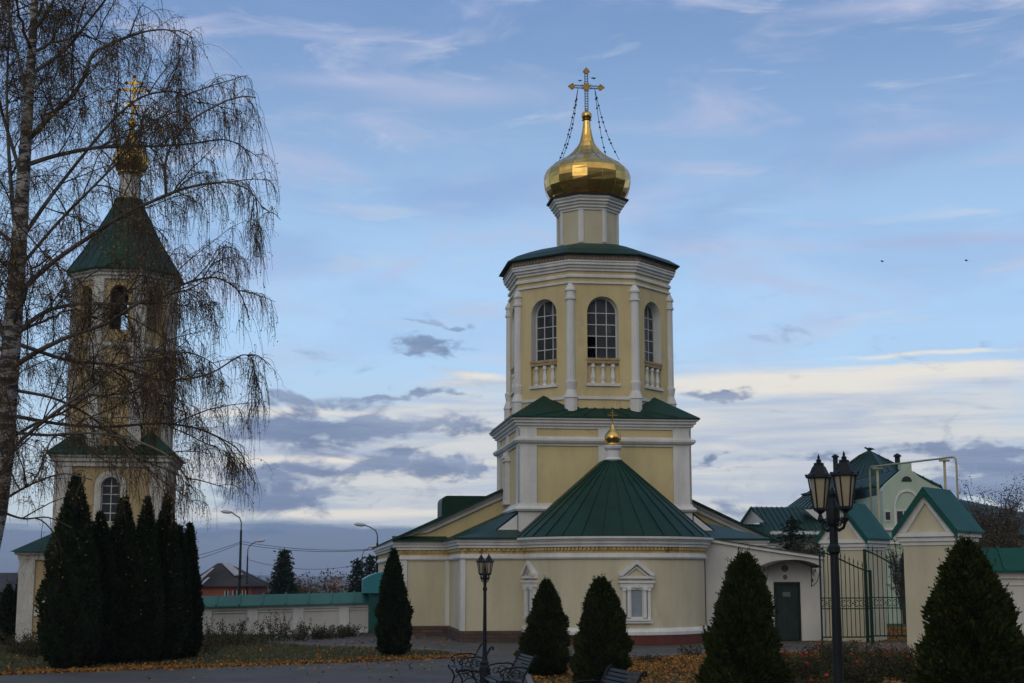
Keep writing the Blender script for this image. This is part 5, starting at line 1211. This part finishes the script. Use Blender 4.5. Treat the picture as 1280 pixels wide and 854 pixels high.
def conifer(px, D, ytop, Rm, label, n=26, name='spruce', dens=1., seed=0, zb=None, m=SPR):
    p = W(px, ytop, D); g = gz(p.x, D); H = p.z-g; T = thing(name, label, 'spruce', (p.x, D, g), 0, 'dark spruces in the distance'); r_ = random.Random(seed)
    t = MB(); t.tube([(0, 0, -.2), (0, 0, H*.5), (0, 0, H)], [.16, .09, .012], 7); t.build('trunk', BARK, T)
    P = []; D_ = []; h = H*.06
    while h < H*.985:
        f = 1-h/H; R0 = Rm*(f**.85)*r_.uniform(.85, 1.1); nb = max(5, int(13*dens*(.4+f)))
        for i in range(nb):
            a = 2*PI*i/nb+r_.uniform(-.3, .3); l = R0*r_.uniform(.72, 1.12); st = max(3, int(l/.09))
            for j in range(st):
                q = j/st; rr = l*q; zz = h-.28*rr+.18*l*q*q*1.2
                for _ in range(3 if q > .3 else 2):
                    w = .16*(1-.5*q)+.03; P.append((rr*math.cos(a)+r_.gauss(0, w), rr*math.sin(a)+r_.gauss(0, w), zz+r_.gauss(0, .05))); D_.append((math.cos(a)+r_.gauss(0, .5), math.sin(a)+r_.gauss(0, .5), r_.gauss(-.15, .35)))
        h += max(.10, H*.028)
    for j in range(14): P.append((0, 0, H-.35+.025*j)); D_.append((r_.gauss(0, .4), r_.gauss(0, .4), 1))
    V, Fq = leaves(np.array(P), .24, .10, np.array(D_)); npmesh('crown', V, Fq, m, T)
conifer(355, 90, 688, 2.3, 'dark pointed spruce rising beyond the white wall, right of the brick house', seed=1, dens=3.2)
conifer(447, 88, 700, 1.7, 'ragged dark spruce beyond the wall, left of the teal porch awning', seed=2, dens=1.5)
conifer(463, 94, 695, 1.7, 'dark spruce partly hidden by the church corner', seed=3, dens=1.5)
conifer(990, 61, 650, .95, 'thin dark green spruce behind the annex roof, left of the big lantern', seed=4, dens=.8)

def bush(px, D, w, h, label, name='shrub', m=SHR, n=1500, stems=26, lw=.06, seed=0, z=None, group=None, flowers=0, cat='shrub', dy=None, tall=0):
    x, y = at(px, D); g = gz(x, y) if z is None else z; T = thing(name, label, cat, (x, y, g), 0, group); r_ = np.random.default_rng(seed+100)
    paths = []
    for i in range(stems):
        a = r_.uniform(0, 2*PI); r0 = abs(r_.normal(0, .5)); hh = h*r_.uniform(.55, 1.05)*(1-.25*min(1, r0))*(1.35 if i < tall else 1); bx, by = w*.35*r_.normal()*.8, (dy or w*.5)*.5*r_.normal()*.8
        t = np.linspace(0, 1, 6)[:, None]; e = np.array([bx+math.cos(a)*w*.22, by+math.sin(a)*w*.18, hh]); s = np.array([bx*.7, by*.7, -.02])
        p = s*(1-t)+e*t; p[:, :2] += (np.sin(t*PI)*r_.normal(0, .05, (1, 2))); paths.append(p)
    paths = np.array(paths); V, Fq = strands(paths, .010, .003, 4); npmesh('stems', V, Fq, BARK, T)
    k = r_.integers(0, stems, n); q = r_.uniform(.15, 1, n); i0 = np.minimum((q*5).astype(int), 4); fr = (q*5-i0)[:, None]
    P = paths[k, i0]*(1-fr)+paths[k, i0+1]*fr+r_.normal(0, .07, (n, 3))*min(1.4, max(.5, w*.5)); P[:, 2] = np.maximum(P[:, 2], .01)
    V, Fq = leaves(P, r_.uniform(.6, 1.4, n)*lw, lw*.6, r_.normal(size=(n, 3))); npmesh('foliage', V, Fq, m, T)
    for i in range(flowers):
        k_ = r_.integers(0, stems); p = paths[k_, -1]+r_.normal(0, .05, 3); fm = MB()
        for j in range(7):
            a = j*.9; fm.ball((p[0]+.022*math.cos(a)*(j > 0), p[1]+.022*math.sin(a)*(j > 0), p[2]+(.02 if j == 0 else 0)), .024, 6, 4, .8)
        fm.build('rose', ROSE, T)
    return T
# rose bed before the wall on the left
for i, (px, D, w, h, lab) in enumerate([(268, 47.5, 1.3, 1.0, 'loose dark rose bush nearest the dark thujas'), (300, 49.5, 1.3, .85, 'low spreading rose bush left of the tall shoot'),
        (345, 50.5, 1.2, 1.15, 'rose bush with one tall leafy shoot before the white wall'), (372, 52.5, 1.2, .75, 'rounded rose bush right of the tall shoot'),
        (398, 53.5, .9, .5, 'small low rose bush before the wall panels'), (420, 54.5, .9, .55, 'small rose bush near the paved approach'), (438, 55.5, .9, .5, 'rightmost small rose bush at the wall foot'), (246, 44.0, 1.2, .6, 'low bush spilling over the grass by the rightmost dark thuja')]):
    bush(px, D, w, h, lab, 'rose_bush', n=1100, seed=i, group='rose bushes along the left wall', cat='rose bush', tall=1)
# rose bed before the gate on the right
for i, (px, D, w, h, n, fl, lab) in enumerate([(990, 31, 1.1, .85, 2200, 7, 'rose bush with several red blooms right of the annex thuja'), (1030, 34, 1.2, .72, 2000, 4, 'dark rose bush left of the big lamp post, below the gate'),
        (1066, 31, 1.1, .72, 2200, 3, 'rose bush just right of the big lamp post'), (1100, 34, 1.2, .75, 2200, 3, 'rose bush under the right gate leaf'), (1010, 27, 1.0, .55, 1800, 5, 'low rose bush at the bottom edge left of the lamp post'),
        (1092, 25, 1.1, .50, 1800, 5, 'low rose bush at the bottom edge between lamp post and nearest thuja'), (1135, 33, 1.1, .8, 2000, 2, 'rose bush half behind the nearest thuja'), (1045, 40, 1.3, .6, 1500, 3, 'far rose bush before the gate threshold'), (975, 36, .9, .5, 1300, 2, 'low dark bush before the annex door')]):
    bush(px, D, w, h, lab, 'rose_bush', n=int(n*1.8), stems=44, seed=30+i, group='rose bushes before the gate', flowers=fl, cat='rose bush', lw=.05)
bush(893, 40, .3, 1.2, 'thin upright sapling with few leaves against the white annex wall', 'sapling', n=90, stems=4, seed=60, lw=.07)
bush(862, 43, .9, .35, 'low scraggly plant on the golden leaves below the apse', 'low_plant', n=260, stems=22, seed=61)
bush(815, 40, 1.3, .18, 'flat patch of low green plants among fallen leaves', 'low_plant', n=500, stems=20, seed=62, lw=.05)
bush(28, 44, 1.2, .75, 'dark bush at the foot of the tower porch steps', 'shrub', n=1500, seed=63, m=SHR)
bush(48, 42.5, 1.2, .7, 'dark bush left of the broadest thuja', 'shrub', n=1500, seed=64)
# trees and shrubs beyond the walls
def far_tree(px, D, ytop, w, label, m, n, name='tree', seed=0, lw=.12, dark=BARK, group=None, tb=.3, gx=None):
    p = W(px, ytop, D); g = gz(p.x, D); H = p.z-g; T = thing(name, label, 'tree', (p.x, D, g), 0, group); r_ = np.random.default_rng(seed+300)
    tk = 1 if w > 1.5 else .22; t = MB(); t.tube([(0, 0, -.2), (.05, 0, H*.35), (0, 0, H*.62)], [H*.028*tk, H*.02*tk, H*.012*tk], 7); t.build('trunk', dark, T)
    nb = 40; P1 = []
    for i in range(nb):
        a = r_.uniform(0, 2*PI); z0 = H*r_.uniform(tb, .62); up = r_.uniform(.3, 1); L_ = w*r_.uniform(.4, 1.)
        tt = np.linspace(0, 1, 7)[:, None]; e = np.array([math.cos(a)*L_*.5, math.sin(a)*L_*.5, min(H-z0, (H-z0)*up)]); p0 = np.array([0, 0, z0]); q = p0+e*tt; q[:, 2] -= (tt[:, 0]**2)*.1*H*(1-up); q += r_.normal(0, .03*w, q.shape)*tt; P1.append(q)
    P1 = np.array(P1); V1, F1 = strands(P1, H*.008*tk, .010, 4); P2 = []
    for i in range(nb*22):
        b = P1[r_.integers(0, nb)]; k = r_.integers(2, 7); p0 = b[k]; tt = np.linspace(0, 1, 5)[:, None]; d = r_.normal(size=3); d[2] = abs(d[2])*.6; P2.append(p0+d/np.linalg.norm(d)*w*.14*tt+r_.normal(0, .012*w, (5, 3))*tt)
    P2 = np.array(P2); V2, F2 = strands(P2, .009, .005, 3); npmesh('branches', np.concatenate([V1, V2]), np.concatenate([F1, F2+len(V1)]), dark, T)
    k = r_.integers(0, len(P2), n); q = r_.integers(1, 5, n); P = P2[k, q]+r_.normal(0, .05*w, (n, 3)); V, Fq = leaves(P, r_.uniform(.6, 1.4, n)*lw, lw*.7, r_.normal(size=(n, 3))); npmesh('crown', V, Fq, m, T)
far_tree(1243, 72, 600, 3.3, 'nearly bare round tree behind the wall at the right edge', mat('dull_brown_leaves', (.1, .1, .05), spec=.05, island=[(.05, .04, .035), (.09, .065, .05), (.12, .085, .06)]), 5500, seed=1, lw=.09, tb=.3)
far_tree(1252, 66, 648, 3.4, 'low brown and green tree with drooping leaves beyond the right wall', mat('olive_brown_leaves', (.1, .1, .05), island=[(.05, .045, .02), (.10, .07, .03), (.06, .07, .03)]), 3500, seed=2, lw=.11, tb=.15)
far_tree(1018, 60, 664, 1.9, 'bushy olive tree behind the annex roof by the lantern', mat('olive_leaves', (.1, .1, .05), island=[(.035, .045, .02), (.06, .07, .03), (.08, .07, .035)]), 3000, seed=3, lw=.10, tb=.2)
far_tree(396, 96, 716, 4.2, 'rusty red autumn tree beyond the wall', SHRR, 2600, seed=4, lw=.16, tb=.15)
far_tree(378, 100, 722, 3.4, 'brown autumn shrub tree beside the dark pointed spruce', SHRR, 1800, seed=5, lw=.16, tb=.1)
far_tree(326, 104, 722, 4.0, 'bare pale brown tree just right of the brick house', WDL, 2000, seed=6, lw=.14, tb=.1)
far_tree(1122, 56.5, 672, 1.0, 'thin leafless climber-like sapling seen through the open gate', WDL, 350, seed=7, lw=.06, tb=.2)
def woodland():
    P = []; 
    for i in range(26000):
        y = random.uniform(130, 420); x = y*random.uniform(-.40, -.02)
        hh = 3.2*(.55+.45*math.sin(x*.11+y*.05)); z = gz(x, y)
        P.append((x, y, z+abs(random.gauss(0, .55))*hh))
    for i in range(9000):
        y = random.uniform(110, 300); x = y*random.uniform(.30, .60); P.append((x, y, gz(x, y)+abs(random.gauss(0, .5))*3.2))
    P = np.array(P); n = len(P); V, Fq = leaves(P, rng.uniform(.5, 1.5, n), rng.uniform(.3, .8, n))
    tag(npmesh('far_woodland', V, Fq, WDL), kind='stuff')
woodland()
def far_town():
    for i, (px, py, w, h, c, D, lab) in enumerate([(420, 722, 14, 5, (.30, .22, .20), 600, 'tiny pink apartment blocks far off on the horizon'), (432, 741, 16, 6, (.40, .40, .40), 210, 'tiny pale low building far beyond the wall, beside the ragged spruce')]):
        a = W(px-w/2, py, D); b = W(px+w/2, py+h, D); T = thing('far_building', lab, 'building', (a.x, D, b.z)); W_ = b.x-a.x; H = a.z-b.z
        m = MB(); m.box(0, W_, 0, W_*.4, -6, H); m.build('wall', mat('far_wall_%d' % i, c, .9), T)
        m = MB(); m.prism([(-.2, -.3, H), (-.2, W_*.4+.3, H), (-.2, W_*.2, H+W_*.08)], (W_+.4, 0, 0)); m.build('roof', mat('far_roof', (.12, .11, .11), .9), T)
        for k in range(5): m = MB(); x = W_*(k+.3)/5; m.box(x, x+W_*.08, -.06, -.01, H*.45, H*.8); m.build('window', GLS, T)
far_town()

# ------------------------------------------------------------ the birch
def birch():
    D0 = 21.5; tr = [(-62, 905), (-33, 760), (-7, 640), (4, 560), (12, 455), (19, 370), (25, 290), (30, 210), (36, 120), (42, 30), (47, -60), (54, -150), (62, -240), (68, -320)]
    pts = [W(px, py, D0) for px, py in tr]; base = Vector((pts[0].x-.03, D0, gz(pts[0].x, D0)-.1)); pts[0] = base+Vector((0, 0, .05))
    rad = [.23, .205, .185, .165, .145, .130, .113, .096, .078, .060, .046, .034, .022, .011]
    T = thing('birch_tree', 'tall weeping birch with a white trunk and thin drooping twigs at the left edge', 'tree', base)
    rl = [p-base for p in pts]; m = MB(); m.tube(rl, rad, 12); m.build('trunk', BIRCH, T)
    limbs = []; r_ = random.Random(5); n_ = np.random.default_rng(8)
    def limb(px, dep, r0, r1=.008):
        """photograph outline of a limb, given its own depths"""
        P = [W(a, b, D0+d)-base for (a, b), d in zip(px, dep)]; Q = []
        for i in range(len(P)-1):
            for k in range(4): Q.append(P[i].lerp(P[i+1], k/4))
        Q.append(P[-1]); 
        for _ in range(2): Q = [Q[0]]+[(Q[i-1]+Q[i]*2+Q[i+1])/4 for i in range(1, len(Q)-1)]+[Q[-1]]
        limbs.append((Q, r0, r1))
    limb([(24, 365), (67, 326), (121, 290), (157, 266), (197, 249), (233, 234), (281, 226), (312, 236), (330, 262)], [0, -.2, -.5, -.8, -1, -1.1, -1.2, -1.2, -1.2], .042)
    limb([(22, 415), (56, 388), (98, 379), (157, 381), (197, 373), (235, 352), (270, 345), (300, 362), (312, 400)], [0, .2, .4, .6, .8, .9, 1, 1, 1], .042)
    limb([(12, 462), (45, 440), (84, 421), (135, 405), (169, 380), (205, 368), (240, 362)], [0, -.3, -.6, -.9, -1.1, -1.2, -1.2], .046)
    limb([(31, 207), (70, 194), (121, 184), (160, 183), (197, 183), (240, 180), (285, 172), (322, 196)], [0, .3, .6, .8, 1, 1.2, 1.3, 1.3], .042)
    limb([(38, 172), (70, 138), (93, 118), (107, 93), (115, 65), (145, 52), (180, 39), (212, 36), (232, 52)], [0, 0, -.1, -.2, -.3, -.4, -.5, -.5, -.5], .045)
    limb([(40, 92), (84, 62), (107, 31), (132, 0), (160, -40), (200, -60)], [0, .2, .4, .5, .6, .7], .036)
    limb([(208, 245), (205, 197), (233, 152), (281, 126), (305, 120), (320, 122)], [-1, -1.1, -1.2, -1.3, -1.3, -1.3], .022)
    limb([(0, 600), (14, 560), (70, 514), (121, 480), (142, 460), (180, 450), (230, 440)], [0, -.3, -.6, -.9, -1, -1.1, -1.2], .036)
    limb([(18, 488), (65, 496), (112, 518), (146, 552), (190, 590)], [0, .3, .5, .7, .8], .028)
    limb([(18, 520), (70, 530), (130, 535), (200, 528), (250, 535), (300, 560), (310, 590)], [0, .4, .7, 1, 1.2, 1.3, 1.3], .032)
    limb([(10, 540), (60, 545), (110, 540), (165, 548), (215, 570), (240, 610)], [0, -.5, -.8, -1.1, -1.2, -1.2], .030)
    limb([(26, 300), (60, 250), (95, 205), (140, 150), (175, 120), (215, 112), (250, 130)], [0, .4, .8, 1.2, 1.5, 1.7, 1.8], .036)
    limb([(20, 340), (70, 280), (125, 225), (160, 190), (185, 150)], [0, -.5, -1, -1.4, -1.6], .030)
    limb([(22, 430), (85, 452), (140, 455), (200, 478), (262, 470), (305, 440), (318, 452)], [0, .5, .9, 1.2, 1.4, 1.5, 1.5], .034)
    limb([(4, 625), (40, 604), (80, 590), (115, 600)], [0, -.3, -.6, -.8], .022)
    limb([(2, 640), (30, 650), (60, 645), (90, 660)], [0, .3, .5, .6], .020)
    limb([(24, 330), (14, 240), (8, 140), (10, 60), (20, -30)], [0, .2, .4, .5, .5], .045)
    limb([(14, 445), (-10, 380), (-40, 300), (-70, 240)], [0, .2, .4, .6], .05)
    limb([(30, 230), (5, 150), (-15, 80), (-40, 20)], [0, -.3, -.6, -.8], .035)
    limb([(36, 130), (20, 60), (0, -20), (-20, -80)], [0, .3, .5, .8], .03)
    limb([(42, 40), (80, -20), (120, -70), (170, -90)], [0, -.3, -.5, -.6], .028); limb([(48, -60), (90, -110), (140, -130)], [0, .3, .4], .02); limb([(44, -10), (20, -90), (5, -160)], [0, .3, .4], .02)
    # limbs toward and away from the lens, off the trunk at many heights
    for i in range(15):
        k = r_.uniform(3, 12); i0 = int(k); p0 = rl[i0].lerp(rl[i0+1], k-i0); a = r_.uniform(0, 2*PI); L_ = r_.uniform(1.4, 2.9)*(1.15-.05*k); Q = []
        for j in range(14):
            t = j/13; Q.append(p0+Vector((math.cos(a)*L_*t, math.sin(a)*L_*t*1.0, L_*(.75*t-.45*t*t)))+Vector((r_.gauss(0, .02), r_.gauss(0, .02), r_.gauss(0, .02)))*j*.4)
        limbs.append((Q, .03, .006))
    lm = MB()
    for Q, r0, r1 in limbs: lm.tube([tuple(q) for q in Q], [r0+(r1-r0)*(i/(len(Q)-1))**.8 for i in range(len(Q))], 6)
    lm.build('limbs', mat('birch_limb_bark', (.06, .05, .042), .9, c2=(.20, .18, .16), vscale=2.2, spec=.1), T)
    # side branches
    subs = []
    def along(Q, t): x = t*(len(Q)-1); i = min(int(x), len(Q)-2); return Q[i].lerp(Q[i+1], x-i), (Q[i+1]-Q[i]).normalized()
    def grow(p, d, L_, k, droop, jit):
        S = []; v = d.copy(); q = p.copy()
        for j in range(k): S.append(q.copy()); v = (v+Vector((r_.gauss(0, jit), r_.gauss(0, jit), droop+r_.gauss(0, jit*.8)))).normalized(); q = q+v*L_/k
        return S
    def spawn(Q, step, t0, l0, l1, droop, k, up, jit=.10):
        Ln = sum((Q[i+1]-Q[i]).length for i in range(len(Q)-1)); out = []
        for i in range(max(1, int(Ln/step))):
            t = r_.uniform(t0, 1); p, d = along(Q, t); o = Vector((r_.gauss(0, 1), r_.gauss(0, 1), r_.gauss(up, .9))); o = (o-d*o.dot(d)).normalized()
            out.append(grow(p, (d*r_.uniform(.4, 1.1)+o*r_.uniform(.5, 1.1)).normalized(), r_.uniform(l0, l1)*(1.1-.45*t), k, droop, jit))
        return out
    def inside(x, y, z):      # natural outline of the crown on its lit side, as height -> reach at the crown's depth
        v = np.array(z)+base.z-CH; yy = np.array(y)+base.y; xx = np.array(x)+base.x
        py = 427-F*np.tan(np.arctan(v/yy)-PITCH); px = 640+F*xx/(yy*math.cos(PITCH)+v*math.sin(PITCH))
        return px < np.interp(py, [-300, 0, 60, 110, 180, 250, 450, 640], [120, 226, 284, 326, 340, 352, 346, 328])
    mids = []
    for Q, r0, r1 in limbs: mids += spawn(Q, .36, .10, .9, 2.2, -.035, 9, .75, .09)
    mids = [S for S in mids if inside(*S[-1]) and inside(*S[5])]
    mids = [S for S in mids if S[-1].z+base.z > 3.3 or S[-1].x+base.x < -6.5]
    Am = np.array([[tuple(p) for p in S] for S in mids]); Vm, Fm = strands(Am, .012, .004, 5)
    for Q, r0, r1 in limbs: subs += spawn(Q, .24, .15, .4, 1.0, -.13, 9, .2)
    for S in mids: subs += spawn(S, .15, .10, .3, .85, -.15, 9, .1)
    subs = [S for S in subs if inside(*S[-1])]
    subs = [S for S in subs if S[-1].z+base.z > 3.3 or S[-1].x+base.x < -6.7]
    A = np.array([[tuple(p) for p in S] for S in subs]); V1, F1 = strands(A, .0055, .0024, 4)
    npmesh('branches', np.concatenate([Vm, V1]), np.concatenate([Fm, F1+len(Vm)]), TWIG, T)
    # hanging twigs
    n = 22000; k = n_.integers(0, len(A), n); q = n_.uniform(.1, 1, n)*(A.shape[1]-1.001); i0 = q.astype(int); fr = (q-i0)[:, None]; P0 = A[k, i0]*(1-fr)+A[k, i0+1]*fr
    d = A[k, i0+1]-A[k, i0]; d = unit(d)*.6+n_.normal(0, .55, (n, 3)); d[:, 2] -= .1; v = unit(d)
    L_ = n_.uniform(.10, .40, n)*np.where(n_.uniform(size=n) < .12, 2.2, 1.0); K = 8; pts_ = [P0]; rt_ = P0[:, 0]+base.x > -5.5; L_ = np.where(rt_, L_*1.45, L_); hang = (n_.uniform(.06, .70, n)+.28*rt_)[:, None]
    for j in range(K-1):
        v = unit(v+np.array([0, 0, -1.])*hang*.75+n_.normal(0, .10, (n, 3))); pts_.append(pts_[-1]+v*(L_/(K-1))[:, None])
    B = np.stack(pts_, 1); ok = (B[:, -1, 2]+base.z > 2.95) | (B[:, -1, 0]+base.x < -6.7); ok &= inside(B[:, -1, 0], B[:, -1, 1], B[:, -1, 2]) | (n_.uniform(size=n) < .12); ok &= (B[:, 0, 0]+base.x > -5.5) | (B[:, 0, 0]+base.x < -6.8) | (n_.uniform(size=n) < .6); B = B[ok]; n = len(B); V2, F2 = strands(B, .0034, .0020, 3); tw = npmesh('hanging_twigs', V2, F2, TWIG, T)
    # short side twiglets
    n2 = 20000; k = n_.integers(0, n, n2); i0 = n_.integers(1, K, n2); P0 = B[k, i0]; v = unit(n_.normal(size=(n2, 3))+np.array([0, 0, -.6])); L2 = n_.uniform(.06, .22, n2)[:, None]
    S = np.stack([P0, P0+v*L2*.5, P0+unit(v+np.array([0, 0, -.5]))*L2], 1); V3, F3 = strands(S, .0024, .0016, 3); npmesh('twiglets', V3, F3, TWIG, T)
    # last leaves and catkins
    n3 = 30000; k = n_.integers(0, n, n3); i0 = n_.integers(2, K, n3); P = B[k, i0]+n_.normal(0, .03, (n3, 3)); dd = n_.normal(size=(n3, 3))*.6; dd[:, 2] -= .8
    V4, F4 = leaves(P, n_.uniform(.018, .040, n3), n_.uniform(.012, .026, n3), dd); npmesh('leaves', V4, F4, LEAFB, T)
    n4 = 14000; k = n_.integers(0, n2, n4); P = S[k, 2]; dd = n_.normal(size=(n4, 3))*.3; dd[:, 2] -= 1
    V5, F5 = leaves(P, n_.uniform(.018, .034, n4), .010, dd); npmesh('catkins', V5, F5, mat('brown_catkins', (.06, .04, .028), .9, var=.3), T)
birch()
for o in bpy.data.objects:
    if o.get('kind') == 'stuff' and not o.get('label'):
        l, c_ = {'fallen_leaves': ('golden and brown fallen leaves strewn over the bed and lawn edge', 'fallen leaves'), 'grass': ('short dull green grass of the lawn', 'grass'), 'far_woodland': ('mass of bare brown woodland in the far distance', 'woodland')}[o.name]
        o['label'] = l; o['category'] = c_

# ------------------------------------------------------------ evening haze: one closed box of thin even air
def haze():
    m = bpy.data.materials.new('evening_haze'); m.use_nodes = True; nt = m.node_tree; nt.nodes.clear()
    v = nt.nodes.new('ShaderNodeVolumePrincipled'); o = nt.nodes.new('ShaderNodeOutputMaterial'); nt.links.new(v.outputs[0], o.inputs['Volume'])
    v.inputs['Color'].default_value = (.72, .80, .95, 1); v.inputs['Density'].default_value = .00022; v.inputs['Anisotropy'].default_value = .2
    b = MB(); b.box(-3700, 3700, -80, 5100, -22, 30); h = b.build('haze', m); tag(h, 'thin blue evening haze over the far land', 'haze', kind='stuff')
haze()
